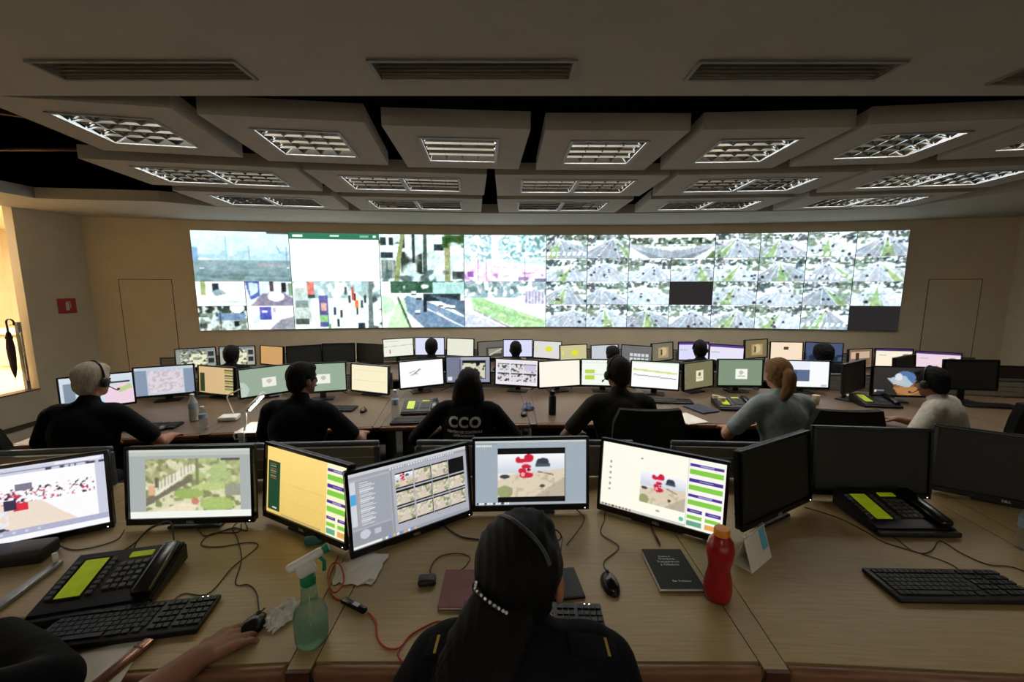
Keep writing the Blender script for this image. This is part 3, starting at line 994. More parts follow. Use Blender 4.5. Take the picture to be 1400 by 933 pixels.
nm1 = ['pale wood desk module at the far left of the front row', 'pale wood desk module with the left phone in the front row', 'pale wood desk module in front of the foreground person',
       'pale wood desk module with the keyboard and phone at the right', 'pale wood desk module beyond the right edge of the front row']
place_row([-2.53, -1.235, .07, 1.375, 2.67], lambda x: 1.0 - .022 * (x - .07) ** 2, lambda x: -.045 * (x - .07), 1.235, 1.16, D1, F1, nm1, 'desk modules of the front row', WOOD, EDGE, .21)
nm2 = ['brown desk module in the middle row, %s from the left' % o_ for o_ in ORD + ['eighth', 'ninth']]
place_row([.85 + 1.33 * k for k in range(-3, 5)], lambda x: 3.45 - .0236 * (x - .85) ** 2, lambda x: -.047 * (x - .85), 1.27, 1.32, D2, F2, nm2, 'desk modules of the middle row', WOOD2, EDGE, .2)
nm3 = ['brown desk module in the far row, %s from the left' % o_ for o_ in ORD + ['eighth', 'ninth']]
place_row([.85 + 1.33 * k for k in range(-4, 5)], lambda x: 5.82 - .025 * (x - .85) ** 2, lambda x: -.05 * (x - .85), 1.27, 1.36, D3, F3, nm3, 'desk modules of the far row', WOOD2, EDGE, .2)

# ================================================================== MONITORS
def mon_parts(W, H, tilt):
    T = Matrix.Rotation(-tilt, 4, 'X')
    bs, bt, bb = .013, .014, (.026 if W > .52 else .02)
    fr = MB()
    fr.rbox((0, -.006, H / 2 - bt / 2), (W, .016, bt), .003, 1, T)
    fr.rbox((0, -.006, -H / 2 + bb / 2), (W, .016, bb), .003, 1, T)
    fr.box((-W / 2 + bs / 2, -.006, (bb - bt) / 2), (bs, .0155, H - bt - bb), T)
    fr.box((W / 2 - bs / 2, -.006, (bb - bt) / 2), (bs, .0155, H - bt - bb), T)
    fr = fr.mesh('bezel'); fr.materials.append(BLACKG)
    bk = MB().rbox((0, .014, 0), (W - .004, .024, H - .004), .006, 2, T).rbox((0, .035, -.01), (W * .5, .03, H * .55), .012, 2, T).mesh('back_shell')
    bk.materials.append(BLACK)
    off_ = MB().box((0, -.002, (bb - bt) / 2), (W - 2 * bs, .004, H - bt - bb), T)
    off1 = off_.mesh('screen'); off1.materials.append(OFFSCR)
    off2 = off_.mesh('screen'); off2.materials.append(OFFBRN)
    return dict(W=W, H=H, T=T, bs=bs, bt=bt, bb=bb, bezel=fr, back=bk, off=off1, off2=off2)
MP1 = mon_parts(.53, .335, R(6))
MP2 = mon_parts(.505, .315, R(4))
base_me = MB().rbox((0, .045, .0065), (.22, .13, .012), .005, 2).mesh('stand_base'); base_me.materials.append(BLACK)
logo_me = text_mesh('DELL', .014, .0005, bold=.0003); logo_me.materials.append(LOGOM)
led_me = MB().box((0, 0, 0), (.004, .003, .002)).mesh('power_light'); led_me.materials.append(LEDW)
def monitor(q, deskz, mp, im, label, group, logo=False, off='off', led=False):
    X, Y, Z, yaw = q
    t = thing('monitor', label, 'monitor', (X, Y, deskz), yaw, group)
    hc = Z - deskz
    obj('bezel', mp['bezel'], None, t, (0, 0, hc))
    obj('back_shell', mp['back'], None, t, (0, 0, hc))
    if im is None:
        obj('screen', mp[off], None, t, (0, 0, hc))
    else:
        W, H, T = mp['W'], mp['H'], mp['T']
        x0, x1 = -W / 2 + mp['bs'], W / 2 - mp['bs']
        z1, z0 = H / 2 - mp['bt'], -H / 2 + mp['bb']
        ct, st = T[1][1], T[2][1]
        def pos(U, V):
            x = x0 + (x1 - x0) * U
            z = z1 + (z0 - z1) * V
            y = np.full_like(x, -.003)
            return x, ct * y - st * z, st * y + ct * z
        obj('screen', picture_mesh('screen', pos, im), SCR_MON, t, (0, 0, hc))
    nk = MB().rbox((0, .07, (hc + .014) / 2), (.06, .02, hc - .01), .004)
    nk.build('stand_neck', BLACK, t)
    obj('stand_base', base_me, None, t)
    if logo:
        o = obj('logo', logo_me, None, t, mp['T'] @ Vector((0, -.0148, -mp['H'] / 2 + .010)) + Vector((0, 0, hc)), (PI / 2 + R(-6), 0, 0))
    if led:
        obj('power_light', led_me, None, t, mp['T'] @ Vector((mp['W'] / 2 - .02, -.0145, -mp['H'] / 2 + .010)) + Vector((0, 0, hc)))
    return t

# pictures on the front-row monitors
def sculpture(w=96, h=64):
    im = Img(w, h, (236, 230, 216))
    im.grad(0, .45, (250, 250, 252), (206, 214, 226))
    im.poly([(0, .62), (.15, .5), (.4, .42), (.75, .4), (1, .36), (1, 1), (0, 1)], (222, 208, 184))
    im.poly([(.55, 1), (1, .55), (1, 1)], (190, 178, 160))
    im.blotch((im.V > .5), 18, 12, 91, (176, 160, 130), .7, .5)
    im.ell(.1, .88, .12, .14, (140, 150, 96), .8)
    im.ell(.1, .53, .07, .05, (60, 66, 76)); im.ell(.67, .2, .095, .1, (52, 62, 74)); im.rect(.56, .24, .78, .3, (70, 84, 92))
    im.line((.6, .42), (.82, .5), .008, (110, 96, 80)); im.ell(.66, .76, .04, .04, (80, 70, 60))
    for (u, v, ru, rv) in [(.36, .16, .09, .05), (.46, .1, .07, .1), (.42, .3, .07, .05), (.36, .4, .06, .06), (.42, .5, .1, .07), (.3, .14, .04, .07)]:
        im.ell(u, v, ru, rv, (206, 34, 62))
    im.soft(1)
    im.ell(.4, .22, .04, .03, (250, 190, 200)); im.ell(.37, .48, .03, .05, (250, 160, 176)); im.ell(.46, .38, .03, .03, (150, 16, 40))
    return im
def scr1():
    im = Img(160, 90, (206, 208, 226))
    im.rect(0, 0, 1, .05, (214, 216, 232)); im.rect(0, .07, .9, .075, (120, 120, 150)); im.rect(.7, .02, .97, .06, (240, 240, 250))
    im.rect(.0, .11, .93, .84, (253, 252, 255)); im.blotch((im.V > .08) & (im.V < .11) & (im.U > .6), 60, 6, 5, (70, 70, 90), .5)
    im.poly([(.0, .62), (.3, .46), (.6, .5), (.8, .84), (.1, .84)], (238, 222, 206)); im.poly([(0, .4), (.2, .5), (.1, .62), (0, .6)], (206, 232, 214))
    im.poly([(0, .6), (.2, .55), (.42, .84), (.05, .84)], (62, 60, 78)); im.blotch((im.V > .55) & (im.V < .84) & (im.U < .42), 56, 34, 92, (236, 236, 244), .6); im.blotch((im.V > .6) & (im.V < .84) & (im.U < .2), 26, 20, 93, (48, 60, 120), .6)
    band = (im.V > .3) & (im.V < .5) & (im.U > .1) & (im.U < .92)
    im.blotch(band, 74, 40, 94, (44, 40, 62), .72); im.blotch(band & (im.V > .33), 80, 42, 95, (206, 52, 84), .76)
    im.rect(.47, .24, .56, .33, (130, 124, 140)); im.rect(.45, .5, .53, .6, (222, 48, 70)); im.rect(.4, .44, .47, .58, (60, 50, 80)); im.rect(.28, .4, .36, .5, (56, 52, 100))
    im.rect(0, .84, 1, .92, (178, 180, 206)); im.rect(0, .92, 1, 1, (250, 250, 255))
    for k in range(8):
        im.rect(.08 + .07 * k, .87, .1 + .07 * k, .9, (210, 212, 230))
    return im.grain(4)
def scr2():
    im = Img(160, 90, (172, 178, 176))
    im.rect(0, 0, 1, .04, (206, 212, 204)); im.rect(0, .05, 1, .1, (190, 197, 190)); im.rect(0, .9, 1, 1, (244, 246, 238)); im.rect(0, .04, .3, .05, (120, 130, 120))
    p = Img(110, 66, (216, 214, 176))
    p.blotch(p.V < .5, 16, 10, 101, (150, 152, 96), .5); p.blotch(p.V > -1, 26, 18, 102, (104, 112, 60), .62); p.blotch((p.U > .5) & (p.V < .6), 18, 12, 103, (158, 186, 112), .45)
    p.poly([(0, .75), (.5, .3), (.5, .42), (0, .9)], (84, 78, 64)); p.poly([(.0, .55), (.5, .1), (.56, .18), (.1, .72)], (232, 228, 208)); 
    for k in range(12):
        p.line((.1 + .035 * k, .62 - .035 * k), (.1 + .035 * k, .45 - .035 * k), .004, (120, 112, 96))
    p.rect(.53, 0, .565, .75, (96, 104, 56)); p.ell(.45, .68, .16, .1, (134, 166, 70)); p.ell(.75, .88, .18, .13, (150, 182, 84)); p.ell(.7, .55, .2, .07, (176, 196, 110))
    p.poly([(.1, 1), (.4, .82), (.55, .9), (.5, 1)], (240, 226, 196)); p.rect(.84, .5, 1, .72, (130, 134, 120)); p.rect(.1, .36, .14, .55, (60, 54, 46)); p.rect(.03, .5, .1, .7, (220, 160, 120)); p.ell(.52, .82, .04, .06, (190, 96, 80))
    p.rect(.8, .0, 1, .05, (40, 44, 40)); p.grain(16)
    p.soft(1)
    p.a = p.a * .74 + np.array((236, 232, 200)) * .26
    im.paste(p, .13, .14, .9, .9)
    return im
BLK = (76, 50, 150); GRN = (132, 206, 72)
def side_blocks(im, u0, u1, bg):
    v = .08
    im.rect(u0 - .01, 0, u1 + .02, 1, bg)
    for k in range(3):
        im.rect(u0, v, u1, v + .045, BLK); im.rect(u0 + .3 * (u1 - u0), v + .015, u0 + .7 * (u1 - u0), v + .03, (170, 160, 215))
        im.rect(u0, v + .085, u1, v + .155, GRN)
        v += .215
    m = (u0 + u1) / 2
    for a, b in [(u0, m - .012), (m + .012, u1)]:
        im.rect(a, v, b, v + .045, BLK); im.rect(a + .02, v + .015, b - .02, v + .03, (170, 160, 215)); im.rect(a, v + .085, b, v + .14, GRN)
    im.rect(u0, v + .17, m - .012, v + .24, (104, 168, 140)); im.rect(m + .012, v + .17, u1, v + .24, (232, 170, 90))
def scr3():
    im = Img(150, 96, (250, 214, 124))
    im.a += np.linspace(8, -14, 96)[:, None, None]
    im.rect(.02, .22, .18, .95, (34, 72, 48))
    for k in range(7):
        im.rect(.05, .26 + .035 * k, .13, .27 + .035 * k, (150, 180, 150) if k % 2 else (190, 90, 60))
    im.rect(.08, .9, .14, .92, (200, 220, 180))
    for k in range(5):
        im.rect(.3, .25 + .12 * k, .72, .255 + .12 * k, (240, 196, 100))
    side_blocks(im, .77, .99, (255, 248, 206))
    im.rect(.2, .96, .7, .985, (196, 170, 110))
    return im.grain(3)
def scr4():
    im = Img(176, 100, (176, 178, 188))
    im.rect(0, 0, 1, .05, (206, 208, 212)); im.rect(0, .06, 1, .09, (160, 162, 172))
    for k in range(26):
        im.rect(.32 + .022 * k, .065, .33 + .022 * k, .085, (232, 234, 238))
    im.rect(.01, .12, .31, .74, (160, 164, 174)); im.rect(.01, .12, .05, .7, (208, 214, 220)); im.rect(.01, .28, .05, .42, (80, 170, 220))
    for k in range(22):
        im.rect(.08, .15 + .026 * k, .08 + .07 + .06 * ((k * 7) % 5) / 5, .163 + .026 * k, (220, 222, 226))
        im.rect(.06, .15 + .026 * k, .075, .163 + .026 * k, (190, 170, 150))
    im.rect(.32, .1, .335, .96, (150, 152, 160)); im.rect(.01, .76, .31, .95, (150, 152, 162)); im.ell(.1, .83, .04, .06, (200, 204, 212)); im.rect(.17, .8, .22, .87, (190, 194, 202))
    sc_ = sculpture(40, 28)
    for j in range(3):
        for i in range(4):
            u0, v0 = .36 + .155 * i, .15 + .24 * j
            if (i, j) == (0, 2):
                pass
            im.rect(u0, v0, u0 + .148, v0 + .225, (16, 16, 18))
            if (i, j) == (3, 0):
                continue
            if (i, j) == (0, 0):
                im.paste(sc_, u0, v0 + .02, u0 + .146, v0 + .2)
            else:
                f = Img(36, 24, (220, 212, 190)); f.blotch(f.V > -1, 9, 7, 110 + i * 5 + j, (176, 166, 136), .5); f.blotch(f.U > .5, 9, 7, 130 + i * 5 + j, (110, 122, 78), .58)
                f.poly([(.1, 1), (.5, .2), (.6, .2), (.8, 1)], (206, 190, 172)); f.a = f.a * .75 + np.array((240, 234, 226)) * .25
                f.grain(8)
                im.paste(f, u0, v0 + .025, u0 + .146, v0 + .2)
    im.rect(0, .955, 1, 1, (156, 160, 172)); im.rect(.0, .96, .22, .995, (240, 240, 232))
    for k in range(9):
        im.rect(.25 + .03 * k, .962, .268 + .03 * k, .992, [(240, 240, 240), (90, 150, 220), (230, 180, 80)][k % 3])
    return im.grain(3)
def scr5():
    im = Img(168, 96, (160, 172, 182))
    im.rect(0, 0, 1, .045, (196, 200, 198)); im.rect(0, .05, .2, .06, (130, 140, 150))
    for k in range(8):
        im.rect(.01 + .018 * k, .07, .022 + .018 * k, .1, (232, 236, 238))
    im.rect(.2, .12, .81, .96, (14, 15, 18)); im.paste(sculpture(110, 72), .205, .215, .805, .87)
    im.rect(0, .955, 1, 1, (170, 178, 184))
    for k in range(12):
        im.rect(.01 + .025 * k, .962, .028 + .025 * k, .99, (235, 238, 240) if k % 3 else (60, 70, 90))
    return im.grain(3)
def scr6():
    im = Img(168, 100, (254, 252, 236))
    for k in range(6):
        im.ell(.08, .3 + .085 * k, .012, .018, (170, 170, 156))
    im.ell(.35, .16, .01, .015, (130, 130, 130)); im.paste(sculpture(80, 56), .345, .33, .715, .8)
    im.rect(.72, 0, .726, 1, (214, 214, 206)); side_blocks(im, .735, .985, (252, 250, 240)); im.rect(.49, .86, .515, .89, (176, 176, 164)); im.ell(.69, .9, .02, .03, (100, 200, 170))
    im.rect(0, .96, .72, 1, (206, 206, 198))
    for k in range(9):
        im.rect(.02 + .03 * k, .965, .038 + .03 * k, .993, (90, 96, 100) if k % 2 else (180, 120, 90))
    return im.grain(2)
G1 = 'monitors on the front row desks'
row1 = [((-1.95, 1.545, 1.015, .515), scr1, 'lit monitor showing a crowd on white ground, leftmost of the front row'),
        ((-1.371, 1.671, 1.035, .049), scr2, 'lit monitor showing a leafy park with stairs, front row left'),
        ((-.858, 1.616, 1.030, -.482), scr3, 'lit monitor with an orange page and purple and green blocks'),
        ((-.409, 1.613, 1.016, .615), scr4, 'lit monitor with a grid of small camera thumbnails and a list'),
        ((.086, 1.785, 1.03, .043), scr5, 'lit monitor with a red sculpture picture on grey, facing the foreground person'),
        ((.634, 1.683, 1.018, -.539), scr6, 'lit monitor with a cream page, small picture and purple green column'),
        ((1.158, 1.715, 1.045, .501), None, 'switched-off black monitor angled left, beside the cream page monitor'),
        ((1.721, 1.89, 1.04, -.095), None, 'switched-off black monitor behind the right-hand phone'),
        ((2.351, 1.859, 1.02, -.56), None, 'switched-off black monitor at the right edge of the front row')]
for q, f, lb in row1:
    monitor(q, D1, MP1, f() if f else None, lb, G1, logo=True, led=True)

def s_plain(c, extra=None):
    def f():
        im = Img(60, 36, c)
        if extra:
            extra(im)
        return im.grain(3)
    return f
def e_map(im):
    im.rect(0, 0, 1, .1, (214, 222, 232)); im.rect(.05, .2, .2, .9, (130, 146, 162)); im.poly([(.6, 1), (.55, .5), (.9, .3), (1, .5), (1, 1)], (238, 210, 226)); im.poly([(.75, .5), (.95, .35), (.98, .5), (.8, .62)], (188, 208, 140)); im.rect(.62, .25, .95, .3, (40, 40, 44))
def e_doc(im):
    im.rect(0, 0, 1, .12, (196, 208, 222)); im.rect(.0, .12, .2, 1, (136, 152, 174)); im.rect(.82, .12, 1, 1, (136, 152, 174)); im.rect(.21, .14, .8, .92, (222, 214, 222)); im.blotch((im.U > .22) & (im.U < .8) & (im.V > .15) & (im.V < .9), 30, 20, 7, (200, 188, 196), .6)
def e_orange(im):
    im.rect(.03, .25, .17, .95, (44, 62, 40)); 
    for k in range(4):
        im.rect(.74, .08 + .2 * k, .98, .13 + .2 * k, (70, 70, 60)); im.rect(.74, .16 + .2 * k, .98, .22 + .2 * k, (130, 150, 70))
def e_green(im):
    im.rect(.42, .38, .68, .72, (236, 240, 228)); im.ell(.55, .52, .05, .08, (200, 190, 180)); im.rect(0, .05, .05, .45, (150, 170, 160)); im.ell(.0, .75, .16, .3, (214, 224, 220), .6)
def e_green2(im):
    im.rect(.4, .35, .66, .75, (246, 246, 238)); im.ell(.53, .5, .05, .08, (196, 186, 180)); im.rect(.45, .62, .62, .66, (196, 200, 180))
def e_yellow(im):
    for k in range(6):
        im.rect(.08, .2 + .13 * k, .92, .215 + .13 * k, (240, 226, 176))
def e_draw(im):
    im.line((.22, .45), (.34, .38), .012, (190, 192, 190)); im.line((.3, .52), (.46, .34), .016, (150, 152, 150)); im.line((.24, .54), (.4, .5), .012, (200, 200, 200))
def e_cctv(im):
    im.rect(0, 0, .33, 1, (120, 126, 144)); im.rect(.34, .0, 1, .12, (170, 174, 186)); im.rect(.36, .15, .9, .85, (20, 20, 22)); im.blotch((im.U > .37) & (im.U < .89) & (im.V > .25) & (im.V < .82), 20, 14, 8, (216, 214, 190), .42); im.rect(.04, .78, .14, .92, (226, 228, 234)); im.rect(.3, .1, .33, .95, (90, 94, 110))
def e_multi(im):
    for j in range(2):
        for i in range(3):
            u, v = .05 + .31 * i, .2 + .37 * j
            im.rect(u, v - .04, u + .29, v, (60, 60, 62)); im.rect(u, v, u + .29, v + .3, (222, 220, 222)); im.blotch((im.U > u) & (im.U < u + .29) & (im.V > v) & (im.V < v + .3), 30, 20, 9 + i + 3 * j, (70, 66, 72), .66)
    im.rect(.68, .2, .95, .42, (206, 196, 226))
def e_cells(im):
    for (u, v) in [(.08, .38), (.08, .62), (.62, .38), (.62, .62)]:
        im.rect(u, v, u + .22, v + .16, (190, 214, 70))
    im.rect(0, .1, 1, .13, (226, 236, 226)); im.rect(.1, .56, .9, .58, (206, 216, 206))
def e_lines(im):
    im.line((.05, .32), (.95, .42), .02, (214, 226, 130)); im.line((.05, .52), (.95, .62), .008, (110, 120, 130)); im.rect(.0, 0, 1, .05, (206, 230, 200))
def e_olive(im):
    im.rect(.42, .34, .66, .74, (232, 226, 196)); im.ell(.54, .48, .05, .08, (120, 110, 90)); im.rect(.45, .62, .63, .65, (180, 170, 130))
    for k in range(7):
        im.rect(.03, .1 + .1 * k, .07, .14 + .1 * k, (146, 150, 132))
def e_win(im):
    im.rect(0, 0, .6, .3, (236, 240, 250)); im.rect(.12, .32, .6, .78, (92, 108, 140)); im.rect(.2, .4, .34, .52, (60, 80, 130)); im.rect(.85, .9, .97, .96, (190, 200, 215))
def e_login(im):
    im.grad(0, 1.01, (52, 48, 44), (44, 40, 36)); im.ell(.62, .42, .22, .28, (86, 120, 170)); im.poly([(.28, .4), (.62, .3), (.78, .6), (.7, .72), (.4, .6)], (176, 196, 208)); im.poly([(.4, .62), (.7, .72), (1, .2), (1, 1), (.5, 1)], (146, 96, 56)); im.poly([(.4, .72), (.8, .68), (1, .8), (.7, 1), (.48, .9)], (176, 124, 76))
    im.ell(.5, .35, .075, .13, (222, 224, 226)); im.rect(.41, .48, .6, .58, (200, 196, 190)); im.rect(.05, .8, .08, .88, (220, 220, 220)); im.rect(.09, .81, .24, .87, (110, 120, 140))
G2 = 'monitors on the middle row desks'
row2 = [((-3.80, 3.70, .915, .66), s_plain((206, 222, 232), e_map), 'lit monitor with a pale map in front of the leftmost headset wearer'),
        ((-3.55, 4.14, .91, .44), s_plain((200, 206, 220), e_doc), 'lit monitor with a grey-blue page right of the leftmost headset wearer'),
        ((-3.12, 4.27, .88, -.28), s_plain((216, 184, 136), e_orange), 'lit monitor with a tan page, middle row left of the white lamp'),
        ((-2.6, 4.28, .875, .72), s_plain((152, 172, 152), e_green), 'lit grey-green desktop monitor behind the white desk lamp'),
        ((-1.98, 4.19, .93, .27), s_plain((150, 172, 150), e_green), 'lit grey-green monitor half hidden by the black uniform shirt'),
        ((-1.54, 4.38, .875, -.36), s_plain((250, 240, 204), e_yellow), 'lit pale yellow monitor right of the black uniform shirt'),
        ((-1.0, 4.49, .91, .48), s_plain((253, 254, 254), e_draw), 'lit white monitor with a small grey sketch in the middle row'),
        ((-.49, 4.54, .94, .04), s_plain((150, 156, 176), e_cctv), 'lit monitor with a blue-grey camera page behind the CCO shirt'),
        ((.05, 4.53, .91, -.26), s_plain((236, 232, 238), e_multi), 'lit monitor with six small camera pictures in the middle row'),
        ((.53, 4.52, .9, .26), s_plain((254, 248, 232)), 'lit blank cream monitor above the dark thermos in the middle row'),
        ((1.02, 4.52, .91, -.09), s_plain((244, 250, 240), e_cells), 'lit monitor with lime green cells beside the person in olive'),
        ((1.55, 4.4, .91, -.31), s_plain((252, 254, 252), e_lines), 'lit white monitor with lime and grey lines in the middle row'),
        ((2.07, 4.5, .89, .5), s_plain((120, 116, 84), e_olive), 'lit olive desktop monitor angled left in the middle row'),
        ((2.53, 4.5, .915, -.02), s_plain((128, 148, 124), e_green2), 'lit grey-green desktop monitor left of the pale grey tee'),
        ((3.23, 4.47, .905, -.13), s_plain((250, 252, 255), e_win), 'lit white monitor with a blue window right of the pale grey tee'),
        ((3.55, 4.2, .94, .55), None, 'switched-off brownish monitor angled left, right of the pale grey tee'),
        ((3.92, 4.10, .91, -.11), s_plain((50, 46, 42), e_login), 'lit monitor with a round portrait on a mountain picture'),
        ((4.24, 4.38, .97, .5), None, 'switched-off black monitor beside the headset wearer at the right'),
        ((4.64, 4.1, .98, -.1), None, 'switched-off black monitor right of the headset wearer'),
        ((5.4, 4.32, .87, -.2), None, 'switched-off brownish monitor at the right end of the middle row')]
for k, (q, f, lb) in enumerate(row2):
    monitor(q, D2, MP2, f() if f else None, lb, G2, off='off2' if 'brownish' in lb else 'off')

def e3_cam(im):
    im.rect(0, 0, 1, .12, (130, 136, 140)); im.blotch((im.U > .12) & (im.U < .76) & (im.V > .2) & (im.V < .95), 16, 12, 11, (236, 236, 200), .4); im.rect(.8, .2, .95, .45, (50, 52, 56)); im.rect(.8, .55, .95, .8, (40, 42, 46)); im.blotch((im.U > .12) & (im.U < .76), 20, 14, 12, (70, 84, 56), .7)
def e3_purple(im):
    im.rect(0, 0, 1, .13, (88, 56, 140)); im.rect(.05, .4, .3, .46, (200, 200, 214))
def e3_red(im):
    im.line((.0, .45), (1, .36), .012, (196, 200, 170)); im.rect(.2, .62, .24, .84, (214, 70, 60)); im.rect(.05, .12, .5, .16, (214, 214, 204))
def e3_yel(im):
    im.ell(.55, .45, .13, .16, (228, 226, 40)); im.rect(.08, .3, .13, .55, (226, 226, 110))
def e3_dark(im):
    im.rect(.3, .35, .95, .95, (70, 66, 58)); im.rect(.4, .45, .9, .75, (150, 146, 132)); im.line((.45, .8), (.9, .5), .03, (190, 186, 172))
def e3_grid(im):
    for j in range(2):
        for i in range(5):
            im.rect(.28 + .13 * i, .45 + .25 * j, .38 + .13 * i, .62 + .25 * j, (214, 216, 218))
def e3_brown(im):
    im.rect(.3, .25, .8, .85, (176, 150, 108)); im.ell(.55, .5, .16, .25, (206, 186, 140)); im.rect(.42, .35, .5, .7, (90, 66, 44))
def e3_cream(im):
    im.rect(.42, .25, .56, .42, (80, 66, 50)); im.rect(.1, .6, .9, .62, (226, 206, 176))
def e3_blue(im):
    im.line((.3, .2), (.7, .35), .02, (150, 150, 150)); im.blotch(im.V > .6, 12, 9, 13, (30, 40, 66), .5); im.ell(.65, .45, .12, .25, (140, 120, 100), .7)
def e3_home(im):
    im.rect(0, 0, 1, .1, (70, 44, 110)); im.rect(.1, .3, .3, .36, (170, 206, 220)); im.ell(.82, .36, .1, .12, (140, 130, 120)); im.ell(.5, .72, .03, .05, (230, 150, 110))
def e3_pic(im):
    im.rect(.1, .15, .9, .5, (206, 176, 150)); im.rect(.3, .2, .45, .95, (70, 44, 32)); im.rect(.6, .5, .9, .95, (120, 92, 74))
G3 = 'monitors on the far row desks'
row3 = [((-4.76, 6.14, .79, .5), s_plain((150, 156, 150), e3_cam), 'small lit camera monitor at the left end of the far row'),
        ((-4.22, 6.27, .8, .2), s_plain((168, 172, 160), e3_cam), 'lit camera monitor behind the leftmost head in the far row'),
        ((-3.78, 6.42, .78, -.37), s_plain((206, 160, 104)), 'lit tan monitor third from the left in the far row'),
        ((-3.28, 6.44, .785, .45), None, 'switched-off black monitor, left one of three in the far row'),
        ((-2.79, 6.57, .8, .16), None, 'switched-off black monitor, middle one of three in the far row'),
        ((-2.32, 6.66, .78, -.33), None, 'switched-off black monitor, right one of three in the far row'),
        ((-1.89, 6.80, .85, .45), s_plain((238, 240, 226), e3_red), 'lit pale monitor with a red mark in the far row'),
        ((-1.38, 6.86, .86, .0), s_plain((220, 226, 250)), 'lit bluish white monitor behind a head in the far row'),
        ((-.87, 6.88, .84, -.3), s_plain((232, 232, 214)), 'lit ivory monitor right of a head in the far row'),
        ((-.36, 7.0, .78, .5), s_plain((104, 102, 94), e3_dark), 'dim grey camera monitor in the middle of the far row'),
        ((.10, 6.98, .81, .02), s_plain((216, 220, 250)), 'lit bluish monitor behind a head, left of the yellow spot one'),
        ((.60, 6.93, .79, -.4), s_plain((222, 222, 220), e3_yel), 'lit monitor with a yellow spot in the far row'),
        ((1.03, 6.84, .74, .3), s_plain((206, 200, 150), e3_yel), 'low lit monitor with a yellow patch in the far row'),
        ((1.55, 6.83, .74, .25), s_plain((200, 206, 214)), 'low lit grey monitor half behind a head in the far row'),
        ((2.06, 6.75, .74, -.5), s_plain((112, 112, 112), e3_grid), 'dim grey monitor with rows of white tiles in the far row'),
        ((2.50, 6.79, .78, .5), s_plain((118, 112, 92), e3_brown), 'dim olive monitor angled left in the far row'),
        ((2.99, 6.73, .8, -.02), s_plain((222, 220, 252), e3_purple), 'lit lilac monitor left of the far row headset wearer'),
        ((3.48, 6.62, .77, -.5), s_plain((232, 228, 248), e3_purple), 'lit lilac monitor with a purple bar right of the far row headset wearer'),
        ((3.94, 6.60, .86, .36), s_plain((120, 108, 76), e3_brown), 'dim brown picture monitor in the far row above the pale grey tee'),
        ((4.38, 6.52, .83, -.09), s_plain((250, 226, 200), e3_cream), 'lit cream monitor in the far row above the pale grey tee'),
        ((4.87, 6.38, .84, -.35), s_plain((70, 84, 116), e3_blue), 'dim blue picture monitor behind the rightmost far head'),
        ((5.35, 6.26, .76, .28), s_plain((130, 104, 84), e3_pic), 'low dim brown monitor in the far row at the right'),
        ((5.75, 6.14, .78, -.18), s_plain((252, 240, 214), e3_home), 'lit cream monitor with a purple top bar in the far row'),
        ((6.22, 5.95, .76, -.5), s_plain((240, 214, 226), e3_home), 'lit pinkish monitor at the right end of the far row')]
for q, f, lb in row3:
    monitor(q, D3, MP2, f() if f else None, lb, G3)

# ================================================================== PEOPLE
def capsule_into(b, p0, p1, r0, r1, n=14):
    p0, p1 = Vector(p0), Vector(p1)
    ax = p1 - p0
    L = ax.length
    if L < 1e-5:
        b.ell(p0, (max(r0, r1),) * 3, n, 10)
        return
    prof = []
    for k in range(0, 5):
        a = -PI / 2 + (PI / 2) * k / 4
        prof.append((max(r0 * math.cos(a), 1e-4), r0 * math.sin(a)))
    for k in range(0, 5):
        a = (PI / 2) * k / 4
        prof.append((max(r1 * math.cos(a), 1e-4), L + r1 * math.sin(a)))
    q = Vector((0, 0, 1)).rotation_difference(ax.normalized())
    b.lathe(prof, n, Matrix.Translation(p0) @ q.to_matrix().to_4x4())

def blob(prims, voxel, smooth=4, factor=.5):
    """one continuous surface grown over overlapping shapes"""
    b = MB()
    b.raw = False
    for p in prims:
        if p[0] == 'c':
            capsule_into(b, *p[1:])
        else:
            rot = p[3] if len(p) > 3 else None
            b.ell(p[1], p[2], 18, 14, rot=rot)
    me = b.mesh('blob')
    o = bpy.data.objects.new('blob', me)
    COL.objects.link(o)
    m = o.modifiers.new('r', 'REMESH')
    m.mode = 'VOXEL'
    m.voxel_size = voxel
    m2 = o.modifiers.new('s', 'SMOOTH')
    m2.iterations = smooth
    m2.factor = factor
    dg = bpy.context.evaluated_depsgraph_get()
    out = bpy.data.meshes.new_from_object(o.evaluated_get(dg))
    bpy.data.objects.remove(o)
    bpy.data.meshes.remove(me)
    out.shade_smooth()
    return out

def ik(sh, wr, l1, l2, pole):
    """elbow position"""
    d = wr - sh
    L = min(d.length, (l1 + l2) * .995)
    dn = d.normalized()
    a = (l1 * l1 - l2 * l2 + L * L) / (2 * L)
    h = math.sqrt(max(l1 * l1 - a * a, 0))
    pl = pole - dn * pole.dot(dn)
    pl.normalize()
    return sh + dn * a + pl * h

